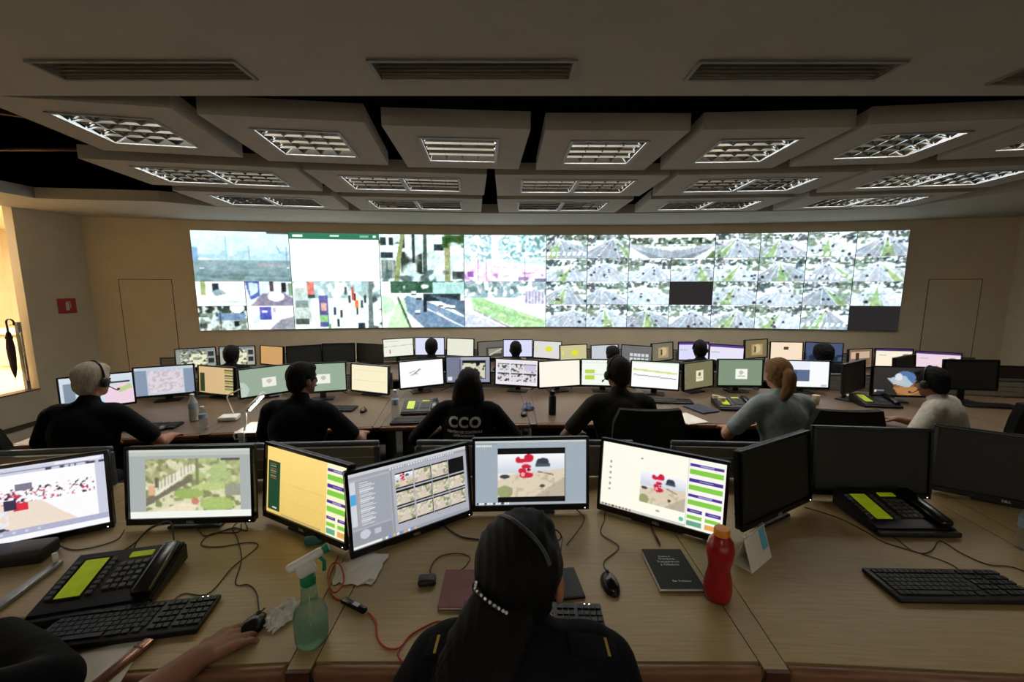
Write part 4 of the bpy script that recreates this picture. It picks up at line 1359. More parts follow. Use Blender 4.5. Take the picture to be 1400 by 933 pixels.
def hand_prims(wr, fwd, up, side, curl=.55, spread=1.0, s=1.0):
    """wrist, finger direction, back-of-hand normal, +1 thumb towards local right of fwd x up"""
    fwd = fwd.normalized()
    up = (up - fwd * up.dot(fwd)).normalized()
    rt = fwd.cross(up) * side          # towards the thumb
    P = []
    pc = wr + fwd * .048 * s
    for k, off_ in enumerate((.033, .0115, -.0105, -.032)):
        base = wr + fwd * (.088 - .006 * abs(k - 1)) * s + rt * off_ * s + up * .002
        P.append(('c', wr + rt * off_ * .55 * s + fwd * .005 * s, base, .0135 * s, .0115 * s))
        L = (.042, .047, .043, .034)[k] * s
        d = (fwd + rt * off_ * 2.2 * spread).normalized()
        p = base
        ang = 0
        for j, ll in enumerate((L, L * .62, L * .48)):
            ang += curl * (.45, .75, .6)[j]
            dd = (d * math.cos(ang) - up * math.sin(ang))
            q = p + dd * ll
            P.append(('c', p, q, (.0092 - .0008 * j) * s, (.0085 - .0008 * j) * s))
            p = q
    t0 = wr + fwd * .022 * s + rt * .026 * s - up * .006 * s
    t1 = t0 + (fwd * .6 + rt * .62 - up * .25).normalized() * .042 * s
    t2 = t1 + (fwd * .9 + rt * .18 - up * .35).normalized() * .032 * s
    t3 = t2 + (fwd * .95 - rt * .05 - up * .3).normalized() * .024 * s
    P += [('c', t0, t1, .0135 * s, .0115 * s), ('c', t1, t2, .0112 * s, .0098 * s), ('c', t2, t3, .0098 * s, .0085 * s)]
    P.append(('e', pc, (.03 * s, .045 * s, .0135 * s), Matrix((rt, fwd, rt.cross(fwd))).transposed()))
    return P

SKINS = {}
def skin(rgb):
    k = 'skin_%d_%d_%d' % rgb
    return mat(k, rgb, .55, var=.08, scale=40, sss=.08)
def cloth(name, rgb, bump=.25):
    return mat('cloth_' + name, rgb, .92, spec=.2, var=.15, scale=25, bump=bump, bscale=40)
def hairm(name, rgb):
    return mat('hair_' + name, rgb, .7, spec=.2, var=.35, scale=30, stretch=(8, 8, 1), bump=.5, bscale=90)
EYEM = mat('eye_dark', (40, 28, 22), .2)
LIPM = mat('lip', (128, 62, 54), .6)

def person(name, label, head, floor, desk_z, yaw=0.0, hip_back=.16, hands=((-.17, .42), (.17, .42)), skin_rgb=(150, 104, 78), shirt=None, sleeve='short',
           head_rot=(0, 0, 0), voxel=.009, hair=None, hair_m=None, headset=None, group=None, sw=1.0, world_hands=None, trousers=None, detail=True, hand_s=1.0, hand_curl=.5, poles=(None, None), elbows=(None, None)):
    """seated figure; head = world position of the head centre; local frame faces +Y"""
    cz, sz = math.cos(yaw), math.sin(yaw)
    hipw = Vector((head[0] + sz * hip_back, head[1] - cz * hip_back, floor))
    t = thing(name, label, 'person', hipw, yaw, group)
    W2L = (Matrix.Translation(hipw) @ Matrix.Rotation(yaw, 4, 'Z')).inverted()
    hc = W2L @ Vector(head)
    hip = Vector((0, 0, .53))
    up = hc - hip
    Ls = up.length
    un = up.normalized()
    Rt = Vector((1, 0, 0))
    Fw = Vector((0, 1, 0))
    waist = hip + up * .26 + Vector((0, -.035, 0))
    chest = hip + up * .56 + Vector((0, -.035, 0))
    shl = hip + up * .735 + Vector((0, -.02, 0))
    neck = hip + up * .80 + Vector((0, -.012, 0))
    Rh = Euler(head_rot).to_matrix()
    H = lambda x, y, z: hc + Rh @ Vector((x, y, z))
    sx = .178 * sw
    skinp, shirtp, trp = [], [], []
    # trunk
    def trunk(e):
        ub = hip + up * .66 + Vector((0, -.03, 0))
        return [('e', hip + Vector((0, -.01, .02)), (.175 * sw + e, .125 + e, .13 + e)),
                ('c', hip + Vector((-.055, -.005, .05)), waist + Vector((-.05 * sw, .015, 0)), .105 + e, .095 + e),
                ('c', hip + Vector((.055, -.005, .05)), waist + Vector((.05 * sw, .015, 0)), .105 + e, .095 + e),
                ('e', (waist + chest) / 2 + Vector((0, .02, 0)), (.155 * sw + e, .105 + e, .2 + e)),
                ('e', chest + Vector((0, .02, 0)), (.175 * sw + e, .11 + e, .18 + e)),
                ('e', ub + Vector((-.07 * sw, .01, -.02)), (.105 + e, .08 + e, .14 + e)),
                ('e', ub + Vector((.07 * sw, .01, -.02)), (.105 + e, .08 + e, .14 + e)),
                ('c', shl - Rt * sx * .82, shl + Rt * sx * .82, .064 + e, .064 + e),
                ('c', shl - Rt * sx * .6 - Vector((0, .015, .01)), neck, .058 + e, .05 + e),
                ('c', shl + Rt * sx * .6 - Vector((0, .015, .01)), neck, .058 + e, .05 + e)]
    skinp += trunk(-.012)
    shirtp += trunk(.008)
    # head and neck
    skinp += [('c', neck + Vector((0, 0, -.03)), H(0, -.012, -.055), .054, .05),
              ('e', H(0, -.008, .022), (.073, .092, .09), Rh), ('e', H(0, .018, -.03), (.061, .074, .082), Rh),
              ('e', H(0, .048, -.078), (.04, .038, .03), Rh), ('e', H(0, .07, .028), (.05, .02, .016), Rh),
              ('c', H(0, .086, .012), H(0, .104, -.022), .008, .0125), ('e', H(-.075, -.004, -.012), (.01, .02, .031), Rh), ('e', H(.075, -.004, -.012), (.01, .02, .031), Rh),
              ('e', H(0, .082, -.05), (.024, .012, .012), Rh)]
    shirtp += [('c', neck + Vector((0, 0, -.02)), neck + un * .025, .066, .062)]
    # legs
    for s in (-1, 1):
        hj, kn = Vector((.09 * s, .02, .52)), Vector((.13 * s, .44, .53))
        an, toe = Vector((.13 * s, .42, .1)), Vector((.14 * s, .56, .035))
        legs = [('c', hj, kn, .085, .06), ('c', kn, an, .056, .04)]
        skinp += [('c', hj, kn, .075, .052), ('c', kn, an, .05, .034), ('c', an + Vector((0, -.02, -.04)), toe, .038, .03)]
        trp += legs
    trp += [('e', hip + Vector((0, -.01, -.01)), (.182 * sw, .14, .12))]
    # arms
    k = 0
    cuffs = []
    for s in (-1, 1):
        sh = shl + Rt * s * sx - Vector((0, 0, .012))
        if world_hands and world_hands[k] is not None:
            wr, fdir, nup = world_hands[k]
            wr = W2L @ Vector(wr)
            r3 = W2L.to_3x3()
            fdir, nup = r3 @ Vector(fdir), r3 @ Vector(nup)
        else:
            hx, hy = hands[k]
            wr = Vector((hx, hy, desk_z - floor + .064))
            fdir = Vector((-.25 * s, 1, -.12))
            nup = Vector((.12 * s, .1, 1))
        el = ik(sh, wr, .30, .265, Vector(poles[k]) if poles[k] else Vector((s * .8, -.25, -.7)))
        if elbows[k] is not None:
            el = W2L @ Vector(elbows[k])
        skinp += [('c', sh, el, .05, .04), ('c', el, el + (wr - el) * .35, .041 * hand_s, .043 * hand_s), ('c', el + (wr - el) * .35, wr, .043 * hand_s, .028 * hand_s), ('c', wr - (wr - el).normalized() * .02, wr + fdir.normalized() * .02, .026 * hand_s, .025 * hand_s)]
        skinp += hand_prims(wr, fdir, nup, -s, hand_curl, 1.0, hand_s)
        sl = sleeve[k] if isinstance(sleeve, (tuple, list)) else sleeve
        if sl == 'short':
            shirtp += [('c', sh, sh + (el - sh) * .72, .066, .062)]
        elif sl == 'elbow':
            shirtp += [('c', sh, el, .068, .06), ('c', el, el + (wr - el) * .12, .06, .056)]
        else:
            shirtp += [('c', sh, el, .066, .056 * hand_s), ('c', el, el + (wr - el) * .4, .056 * hand_s, .056 * hand_s), ('c', el + (wr - el) * .4, el + (wr - el) * .94, .056 * hand_s, .041 * hand_s)]
        k += 1
    body = obj('body', blob(skinp, voxel, 3 if voxel > .005 else 2), skin(skin_rgb), t)
    shirt_o = obj('shirt', blob(shirtp, max(voxel, .009), 5), shirt, t)
    obj('trousers', blob(trp, max(voxel, .012), 4), trousers or cloth('dark_trousers', (24, 25, 30)), t)
    for s in (-1, 1):
        MB().rbox((.14 * s, .49, .035), (.095, .27, .068), .03, 3).build('shoe', BLACK, t, smooth=True)
    if detail:
        for s in (-1, 1):
            MB().ell(H(.03 * s, .076, .004), (.011, .009, .008), 10, 8).build('eye', EYEM, t, smooth=True)
        MB().ell(H(0, .09, -.052), (.021, .006, .006), 10, 6).build('mouth', LIPM, t, smooth=True)
    if hair:
        hp = []
        if hair in ('short', 'thin', 'bun', 'long', 'pony', 'hood', 'bushy'):
            g = {'thin': -.003, 'bushy': .03, 'long': .006}.get(hair, .004)
            hp += [('e', H(0, -.016, .03), (.079 + g, .096 + g, .092 + g), Rh), ('e', H(0, -.05, -.02), (.066 + g, .05 + g, .075 + g), Rh)]
            if hair != 'thin':
                hp += [('e', H(0, .03, .075), (.06 + g, .055 + g, .036 + g), Rh), ('e', H(-.064, -.03, .0), (.018, .04, .05), Rh), ('e', H(.064, -.03, .0), (.018, .04, .05), Rh)]
        if hair == 'pony':
            p = spline([H(0, -.1, .02), H(.0, -.135, .005), H(-.005, -.14, -.06), H(-.02, -.12, -.14), H(-.04, -.095, -.2)], 4)
            for i in range(len(p) - 1):
                u = i / (len(p) - 1)
                r = (.02 + .022 * math.sin(PI * min(u * 1.25, 1)) ** .7) * (1 if u < .8 else 1.6 - .75 * u)
                hp.append(('c', p[i], p[i + 1], r, r))
        if hair in ('long', 'hood'):
            for s in (-1, 0, 1):
                hp += [('c', H(.05 * s, -.05, .0), H(.07 * s, -.06, -.1), .055, .05), ('c', H(.07 * s, -.06, -.1), H(.075 * s, -.075, -.125 if hair == 'hood' else -.24), .05, .036)]
        me = blob(hp, max(voxel * .8, .006), 3)
        r = np.random.default_rng(len(hp))
        nv = len(me.vertices)
        co = np.empty(nv * 3); me.vertices.foreach_get('co', co)
        nn = np.empty(nv * 3); me.vertices.foreach_get('normal', nn)
        co = co.reshape(-1, 3); nn = nn.reshape(-1, 3)
        ph = np.sin(co[:, 0] * 260 + np.sin(co[:, 2] * 40) * 2) * .0012
        co += nn * (ph + (r.random(nv) - .5) * (.012 if hair == 'bushy' else .002))[:, None]
        me.vertices.foreach_set('co', co.ravel())
        me.update()
        obj('hair', me, hair_m, t)
        if hair == 'pony':
            MB().lathe([(.02, -.008), (.027, 0), (.02, .008)], 12, Matrix.Translation(H(0, -.113, .012)) @ Matrix.Rotation(R(80), 4, 'X')).build('hair_tie', mat('cream_hair_tie', (206, 190, 150), .8), t, smooth=True)
    if headset:
        e = {'thin': 0, 'bushy': .02}.get(hair, .006)
        pts = [H((.086 + e) * math.sin(a), -.004 + headset[1], .0 + (.122 + e) * math.cos(a)) for a in np.linspace(-1.55, 1.55, 17)]
        hs = MB()
        hs.tube(pts, .0065, 8)
        hso = hs.build('headset_band', BLACKG, t, smooth=True)
        sides = {'L': (-1,), 'R': (1,), 'B': (-1, 1)}[headset[0]]
        for s in sides:
            MB().ell(H((.087 + e) * s, headset[1], -.012), (.016, .03, .034), 14, 10, rot=Rh).build('ear_cushion', BLACK, hso, smooth=True)
        s = sides[0]
        mic = spline([H(.092 * s, .01, -.03), H(.09 * s, .06, -.06), H(.07 * s, .1, -.075), H(.045 * s, .125, -.07)], 5)
        MB().tube(mic, .003, 6).ell(mic[-1], (.008, .01, .008), 8, 6).build('microphone', BLACK, hso, smooth=True)
    return t, shirt_o, H

NAVY = cloth('near_black_navy', (11, 12, 17))
BLKT = cloth('black_tee', (10, 10, 11))
OLIVE = cloth('dark_olive', (40, 38, 31))
GREYT = cloth('pale_grey_tee', (142, 152, 152), .3)
WHITT = cloth('off_white_tee', (176, 170, 156), .3)
DARKC = cloth('dark_top', (14, 14, 15))
HBLACK = hairm('black', (14, 11, 10))
HGREY = hairm('white_grey', (168, 156, 138))
HBLOND = hairm('dark_blonde', (122, 88, 54))
HBROWN = hairm('dark_brown', (28, 21, 17))
GP = 'operators seated in the middle row'
person('person', 'person in a dark shirt with a headset, seated leftmost in the middle row', (-2.78, 2.68, 1.255), F2, D2, .10, .22, ((-.2, .40), (.24, .50)), (150, 102, 76), NAVY, 'short',
       (R(-8), 0, R(-12)), .009, 'short', HGREY, ('R', -.0), GP, 1.12)
person('person', 'person in a black uniform shirt seated right of the white desk lamp', (-1.45, 2.80, 1.235), F2, D2, -.05, .2, ((-.14, .40), (.30, .44)), (128, 88, 66), NAVY, 'short',
       (R(-6), 0, R(-30)), .009, 'short', HBLACK, None, GP, 1.1)
cco, cco_shirt, cco_H = person('person', 'person in a black shirt lettered CCO on the back', (-.32, 3.00, 1.15), F2, D2, -.08, .17, ((-.26, .34), (.2, .46)), (120, 84, 64), BLKT, 'elbow',
       (R(-10), 0, R(4)), .009, 'hood', hairm('hood_brown', (24, 21, 18)), None, GP, 1.06)
person('person', 'person in a dark olive shirt with headset on a tall black chair', (.77, 2.95, 1.245), F2, D2, .08, .18, ((-.26, .30), (.18, .46)), (132, 90, 66), OLIVE, 'short',
       (R(-4), 0, R(16)), .009, 'short', HBROWN, ('L', -.0), GP, 1.1)
person('person', 'person in a pale grey tee leaning to the desk in the middle row', (1.94, 2.96, 1.235), F2, D2, .06, .18, ((-.22, .40), (.16, .46)), (164, 112, 84), GREYT, 'short',
       (R(-6), 0, R(-4)), .009, 'pony', HBLOND, None, GP, 1.0)
person('person', 'person in an off-white tee with headphones at the right of the middle row', (3.24, 3.12, 1.135), F2, D2, .5, .2, ((-.34, .42), (.16, .42)), (130, 88, 64), WHITT, 'short',
       (R(-14), 0, R(-10)), .009, 'short', HBLACK, ('B', -.0), GP, 1.02)
GP3 = 'operators seated in the far row'
far = [((-3.40, 4.95, 1.04), 'leftmost person in dark clothes seated in the far row', 'short', None, .1, DARKC),
       ((-1.05, 5.34, 1.075), 'person in dark clothes before the bluish white monitor in the far row', 'short', None, 0, DARKC),
       ((.047, 5.24, 1.06), 'person in dark clothes before the bluish monitor beside the yellow spot one', 'thin', None, 0, DARKC),
       ((1.29, 5.25, .99), 'person in dark clothes in the far row, beyond the olive shirt', 'short', None, .3, DARKC),
       ((2.415, 5.26, 1.056), 'person with a headset between the two lilac monitors in the far row', 'short', 'R', 0, DARKC),
       ((3.98, 5.22, 1.0), 'rightmost person in dark clothes seated in the far row', 'bushy', None, -.2, DARKC)]
for hd, lb, hs_, hst, yw, sh_ in far:
    person('person', lb, hd, F3, D3, yw, .16, ((-.17, .42), (.17, .42)), (96, 66, 50), sh_, 'long', (R(-4), 0, 0), .013, hs_, HBLACK, (hst, 0) if hst else None, GP3, 1.05)

# lettering on the black shirt, wrapped onto its back
def wrap_text(txt, size, dz, bold, spacing=1.0, dx=0.0, arch=0.0):
    me = text_mesh(txt, size, .0, bold=bold, spacing=spacing)
    bm = bmesh.new(); bm.from_mesh(me)
    bmesh.ops.subdivide_edges(bm, edges=bm.edges[:], cuts=1)
    sm = cco_shirt.data
    tree = BVHTree.FromPolygons([v.co.copy() for v in sm.vertices], [tuple(p.vertices) for p in sm.polygons])
    for v in bm.verts:
        x, z = v.co.x + dx, v.co.y + dz + arch * (1 - (v.co.x / .12) ** 2)
        hit = tree.ray_cast(Vector((x, -.8, z)), Vector((0, 1, 0)))
        y = hit[0].y if hit[0] is not None else -.1
        v.co = Vector((x, y - .003, z))
    bm.to_mesh(me); bm.free()
    return me
for txt, size, z, bd, sp in [('CCO', .1, .968, .0038, 1.1), ('CENTRO DE CONTROLE', .0225, .905, .0009, 1.0), ('OPERACIONAL', .0225, .881, .0009, 1.0)]:
    obj('lettering', wrap_text(txt, size, z, bd, sp), PRINTW, cco_shirt)

# ------------------------------------------------------------------ the foreground person in the foreground
HW = (.022, .868, 1.245)
FW = mat('uniform_navy', (10, 11, 16), .9, spec=.2, var=.2, scale=18, bump=.3, bscale=25)
t, w_shirt, HH = person('person', 'person in a dark uniform shirt with headset and jewelled clip in the foreground', HW, F1, D1, -.02, .2, ((-.1, .40), (.07, .40)), (150, 98, 70), FW, 'long',
                        (R(13), R(2), R(-20)), .007, None, None, None, None, 1.02)
LH = mat('hair_long_black', (10, 8, 7), .6, spec=.25, var=.4, scale=18, stretch=(9, 9, .8), bump=.6, bscale=70)
hp = [('e', HH(0, -.018, .03), (.099, .112, .103), Euler((0, 0, 0)).to_matrix()), ('e', HH(0, -.055, -.02), (.088, .066, .088)), ('e', HH(0, .03, .08), (.07, .058, .04)),
      ('e', HH(-.076, -.012, -.0), (.024, .055, .07)), ('e', HH(.060, -.035, .02), (.022, .045, .045))]
HC0 = HH(0, 0, 0)
HO = lambda x, y, z: HC0 + Vector((x, y, z))
tail = spline([HO(-.035, -.085, -.03), HO(-.075, -.125, -.10), HO(-.10, -.15, -.18), HO(-.125, -.165, -.28), HO(-.14, -.17, -.40)], 5)
for i in range(len(tail) - 1):
    u = i / (len(tail) - 1)
    r = .052 + .016 * math.sin(PI * u) - .022 * u
    for s in (-1, 0, 1):
        o_ = Vector((s * .036 * (1 + .5 * u), -.004 * abs(s), 0))
        hp.append(('c', tail[i] + o_, tail[i + 1] + o_, r * .8, r * .8))
me = blob(hp, .006, 4)
nv = len(me.vertices)
co = np.empty(nv * 3); me.vertices.foreach_get('co', co); nn = np.empty(nv * 3); me.vertices.foreach_get('normal', nn)
co = co.reshape(-1, 3); nn = nn.reshape(-1, 3)
co += nn * (np.sin(co[:, 0] * 300 + np.sin(co[:, 2] * 30) * 2.5) * .0014 + np.sin(co[:, 0] * 130 + co[:, 1] * 90) * .0012)[:, None]
me.vertices.foreach_set('co', co.ravel()); me.update()
hair_o = obj('hair', me, LH, t)
hb = MB()
r_ = np.random.default_rng(5)
for k in range(46):                      # loose strands along the fall of hair
    o_ = Vector((r_.uniform(-.085, .085), r_.uniform(-.05, .005), 0))
    o2 = o_ * r_.uniform(1.1, 1.7)
    p = [tail[i] + o_ + (o2 - o_) * (i / len(tail)) + Vector((r_.normal(0, .003), r_.normal(0, .003), 0)) for i in range(2, len(tail), 3)]
    p[-1] = p[-1] + Vector((r_.normal(0, .012), 0, -r_.uniform(.0, .06)))
    hb.tube(spline(p, 3), .0014, 4, r_end=.0006)
s_ = hb.build('hair_strands', LH, hair_o)
s_['kind'] = 'stuff'
# sparkling clip
CLIPM = mat('clip_black', (14, 14, 16), .3)
GEM = mat('clear_gem', (245, 246, 250), .12, metal=.3, var=0)
Wl = (Matrix.Translation(Vector(t.location)) @ Matrix.Rotation(t.rotation_euler.z, 4, 'Z')).inverted()
hv = BVHTree.FromPolygons([v.co.copy() for v in me.vertices], [tuple(p.vertices) for p in me.polygons])
W2 = (Matrix.Translation(Vector(t.location)) @ Matrix.Rotation(t.rotation_euler.z, 4, 'Z')).inverted()
def on_hair(px, lift):
    out = []
    o_ = W2 @ Vector((0, 0, CAM_H))
    for x, y in px:
        d_ = ((W2 @ unp(x, y, 1.0)) - o_).normalized()
        h_, n_, *_r = hv.ray_cast(o_, d_)
        if h_ is not None:
            out.append(h_ + n_ * lift)
    return out
clip_c = on_hair([(654, 796), (653, 806), (660, 815), (672, 823), (684, 830), (693, 836)], .004)
cp = spline(clip_c, 6)
clip = MB().tube(cp, .0085, 8).build('hair_clip', CLIPM, t, smooth=True)
for k in range(0, len(cp), 3):
    MB().ell(cp[k] + Vector((0, -.0075, .006)), (.0036, .0036, .0036), 8, 6).build('gem', GEM, clip, smooth=True)
# headset: band over the crown, cushion on the right ear, thin boom
pts = spline(on_hair([(676, 705), (686, 706), (703, 714), (728, 736), (743, 757), (750, 774)], .003), 5)
hs = MB()
for i in range(len(pts) - 1):
    pass
hs.tube(pts, .0048, 8)
hso = hs.build('headset_band', mat('headset_grey', (52, 52, 54), .35), t, smooth=True)
MB().ell(HH(-.094, .01, -.02), (.016, .032, .034), 14, 10).build('ear_cushion', BLACK, hso, smooth=True)
boom = spline([HH(-.1, .02, -.03), HH(-.1, .08, -.06), HH(-.06, .12, -.075)], 5)
MB().tube(boom, .003, 6).build('microphone', BLACK, hso, smooth=True)
# glasses: temple and rim
GL = mat('brown_glasses', (70, 46, 36), .3)
gl = MB().tube([HH(.079, .0, .012), HH(.078, .05, .014), HH(.072, .096, .012)], .0022, 6)
gl.tube([HH(-.079, .0, .012), HH(-.078, .05, .014), HH(-.072, .096, .012)], .0022, 6)
for s in (-1, 1):
    gl.tube([HH(.036 * s + .03 * math.cos(a), .104, .004 + .021 * math.sin(a)) for a in np.linspace(0, 2 * PI, 16, endpoint=False)], .002, 6, close=True)
gl.tube([HH(-.008, .108, .008), HH(.008, .108, .008)], .002, 6)
gl.build('glasses', GL, t, smooth=True)
MB().ell(HH(.09, -.008, -.028), (.012, .021, .034), 12, 8).build('ear', skin((150, 98, 70)), t, smooth=True)
# epaulettes with a yellow mark
GOLD = mat('epaulette_gold', (170, 140, 50), .7)
bv = BVHTree.FromPolygons([v.co.copy() for v in w_shirt.data.vertices], [tuple(p.vertices) for p in w_shirt.data.polygons])
for s in (-1, 1):
    h0 = bv.ray_cast(Vector((.145 * s, HH(0, 0, 0).y - .11, 2)), Vector((0, 0, -1)))[0]
    if h0 is None:
        continue
    ep = MB().rbox((0, 0, 0), (.105, .05, .012), .005, 2).build('epaulette', FW, t, smooth=True, angle=40, loc=h0 + Vector((0, 0, .004)), rot=(R(6), R(14 * s), R(4 * s)))
    MB().box((.03 * s, .0, .0062), (.006, .04, .0016)).build('rank_mark', GOLD, ep)

# ------------------------------------------------------------------ the person at the left edge: only hands and sleeve in view
zt = D1 + .028
wr = unp(268, 902, D1 + .045)
kn = unp(338, 852, D1 + .045)
fd = (kn - wr)
lw = Vector((-1.47, 1.06, D1 + .055))
person('person', 'person cut off by the left edge with one hand on a mouse', (-1.12, .68, 1.22), F1, D1, .10, .16, ((0, 0), (0, 0)), (134, 88, 64), FW, ('long', 'elbow'),
       (R(-6), 0, R(20)), .0048, 'short', HBLACK, None, None, 1.05,
       world_hands=((lw, (-1, .35, -.1), (0, .1, 1)), (wr, (fd.x, fd.y, -.02), (.1, .05, 1))), hand_curl=.62, hand_s=1.14, elbows=((-1.14, .90, D1 + .062), (-.93, .78, D1 + .04)))

# ================================================================== CHAIRS
def chair_meshes(top):
    d = {}
    d['seat'] = MB().rbox((0, .02, .355), (.48, .46, .07), .03, 3).mesh('seat', True, 50); d['seat'].materials.append(CHAIRF)
    bk = MB()
    n, m = 8, 7
    z0, z1 = .54, top
    fr_, bk_ = [], []
    for j in range(m + 1):
        for i in range(n + 1):
            u, v = i / n * 2 - 1, j / m
            w = .225 * (1 - .12 * (abs(v - .4)) ** 2) * (1 if 0 < j < m else .86)
            x = u * w
            y = -.25 - .03 * (1 - u * u) + .02 * math.sin(v * PI) - .03 * v
            fr_.append((x, y + .025, z0 + (z1 - z0) * v)); bk_.append((x, y - .02, z0 + (z1 - z0) * v))
    N_ = (n + 1) * (m + 1)
    ff = []
    for j in range(m):
        for i in range(n):
            a = j * (n + 1) + i
            ff += [(a, a + 1, a + n + 2, a + n + 1), (N_ + a, N_ + a + n + 1, N_ + a + n + 2, N_ + a + 1)]
    for j in range(m):
        for i in (0, n):
            a = j * (n + 1) + i
            ff.append((a, a + n + 1, N_ + a + n + 1, N_ + a))
    for i in range(n):
        for j in (0, m):
            a = j * (n + 1) + i
            ff.append((a, a + 1, N_ + a + 1, N_ + a))
    d['backrest'] = bk.add(fr_ + bk_, ff).mesh('backrest', True, 50); d['backrest'].materials.append(CHAIRF)
    d['back_support'] = MB().tube([(0, -.1, .32), (0, -.29, .36), (0, -.325, .55), (0, -.32, .76)], .022, 8).mesh('back_support', True); d['back_support'].materials.append(CHAIRP)
    d['gas_post'] = MB().cyl((0, 0, .1), (0, 0, .33), .026, 12).mesh('gas_post', True); d['gas_post'].materials.append(CHROME)
    d['base_arm'] = MB().tube([(0, 0, .11), (.15, 0, .1), (.29, 0, .075)], .022, 8, r_end=.015).mesh('base_arm', True); d['base_arm'].materials.append(CHAIRP)
    d['caster'] = MB().cyl((.29, -.02, .028), (.29, .02, .028), .028, 12).mesh('caster', True, 40); d['caster'].materials.append(BLACK)
    for s, nm in ((-1, 'arm_l'), (1, 'arm_r')):
        a = MB().tube([(.2 * s, .02, .34), (.28 * s, .02, .37), (.295 * s, -.02, .56)], .016, 8).rbox((.295 * s, .02, .575), (.055, .26, .03), .012, 2)
        d[nm] = a.mesh('armrest', True, 40); d[nm].materials.append(CHAIRP)
    return d
CM = chair_meshes(.86)
CMH = chair_meshes(1.17)
def chair(loc, rz, label, group, cm=CM, arms=True):
    t = thing('office_chair', label, 'chair', loc, rz, group)
    for k in ('seat', 'backrest', 'back_support', 'gas_post'):
        obj(k, cm[k], None, t)
    if arms:
        obj('armrest', cm['arm_l'], None, t); obj('armrest', cm['arm_r'], None, t)
    for i in range(5):
        a = obj('base_arm', cm['base_arm'], None, t, None, (0, 0, 2 * PI * i / 5 + .3))
        obj('caster', cm['caster'], None, a)
    return t
GC = 'office chairs in the middle row'
chair((-2.88, 2.40, F2), -.12, 'black office chair behind the leftmost headset wearer', GC, CMH, False)
chair((-1.44, 2.60, F2), -.05, 'black office chair under the person in the black uniform shirt', GC)
chair((-.30, 2.84, F2), -.08, 'black office chair under the person with the CCO shirt', GC)
chair((.86, 2.76, F2), -.02, 'tall black office chair carrying the person in olive', GC, CMH, False)
chair((2.09, 2.74, F2), -.05, 'black office chair beneath the person in pale grey, set to the right', GC, CMH, False)
chair((3.36, 2.93, F2), .42, 'black office chair of the headphone wearer at the right', GC, CMH, False)
chair((4.25, 3.0, F2), .3, 'empty black office chair near the right end of the middle row', GC, CMH)
for (hd, lb, *_), w in zip(far, ['left end', 'bluish white monitor', 'bluish monitor', 'grey tile monitor', 'lilac monitors', 'rightmost person']):
    yw = _[2]
    chair((hd[0] + .16 * math.sin(yw), hd[1] - .17, F3), yw, 'black office chair in the far row by the ' + w, 'office chairs in the far row')
chair((.025, .62, F1), -.02, 'black office chair of the foreground person', 'office chairs in the front row')
chair((-1.1, .5, F1), .10, 'black office chair beyond the lower left edge', 'office chairs in the front row')

# ================================================================== THINGS ON THE FRONT DESK
def yaw_of(a, b):
    d = b - a
    return math.atan2(d.y, d.x)
PHB = mat('phone_black', (15, 15, 16), .42, var=.12)
def build_phone_meshes():
    W, D, s0, s1 = .335, .25, .03, .08
    sl = math.atan2(s1 - s0, D)
    T = Matrix.Translation((0, -D / 2, s0)) @ Matrix.Rotation(sl, 4, 'X')
    d = {}
    b = MB()
    pr = [(-D / 2, .004), (-D / 2, s0), (D / 2, s1), (D / 2, .004)]
    vv = [(x, y, z) for x in (-W / 2, W / 2) for (y, z) in pr]
    b.add(vv, [(0, 1, 2, 3), (7, 6, 5, 4), (0, 4, 5, 1), (1, 5, 6, 2), (2, 6, 7, 3), (3, 7, 4, 0)])
    me = b.mesh('body')
    bm = bmesh.new(); bm.from_mesh(me)
    bmesh.ops.bevel(bm, geom=bm.edges[:], offset=.008, segments=2, affect='EDGES')
    bm.to_mesh(me); bm.free(); me.materials.append(PHB)
    d['body'] = me
    d['display'] = MB().box((-.088, .135, .002), (.068, .155, .005), T).mesh('display'); d['display'].materials.append(LCD)
    d['small_display'] = MB().box((.045, .212, .002), (.07, .022, .005), T).mesh('small_display'); d['small_display'].materials.append(LCD)
    d['display_frame'] = MB().box((-.088, .135, .0006), (.082, .172, .004), T).mesh('display_frame'); d['display_frame'].materials.append(BLACKG)
    k = MB()
    for i in range(8):
        for x in (-.14, -.032):
            k.box((x, .065 + i * .0195, .003), (.016, .012, .007), T)
    for j in range(5):
        for i in range(4):
            k.box((.008 + i * .023, .075 + j * .024, .003), (.016, .014, .008), T)
    d['keys'] = k.mesh('keys'); d['keys'].materials.append(KEYM)
    d['handset'] = MB().rbox((.132, .125, .012), (.056, .225, .03), .013, 3, T).mesh('handset', True, 40); d['handset'].materials.append(BLACKG)
    d['front_lip'] = MB().rbox((0, -D / 2 - .006, .014), (W, .02, .022), .006, 2).mesh('front_lip', True, 40); d['front_lip'].materials.append(MATBLK)
    return d
PH = build_phone_meshes()
def phone(loc, rz, label, sc=1.0, group='desk phones'):
    t = thing('desk_phone', label, 'phone', loc, rz, group)
    t.scale = (sc, sc, sc)
    for k, me in PH.items():
        o = obj(k, me, None, t)
        if k == 'keys':
            o['kind'] = 'stuff'
    return t
fl_, fr_ = unp(27, 858, D1 + .01), unp(205, 829, D1 + .01)
yw = yaw_of(fl_, fr_)
c = (fl_ + fr_) / 2 + Vector((-math.sin(yw), math.cos(yw), 0)) * .13
phone((c.x, c.y, D1), yw, 'large black desk phone with lime display at the lower left', (fr_ - fl_).length / .335)
fl_, fr_ = unp(1199, 731, D1 + .01), unp(1312, 732, D1 + .01)
yw = yaw_of(fl_, fr_)
c = (fl_ + fr_) / 2 + Vector((-math.sin(yw), math.cos(yw), 0)) * .13
phone((c.x, c.y, D1), yw, 'black desk phone with lime display under the dark monitors at the right', (fr_ - fl_).length / .335)

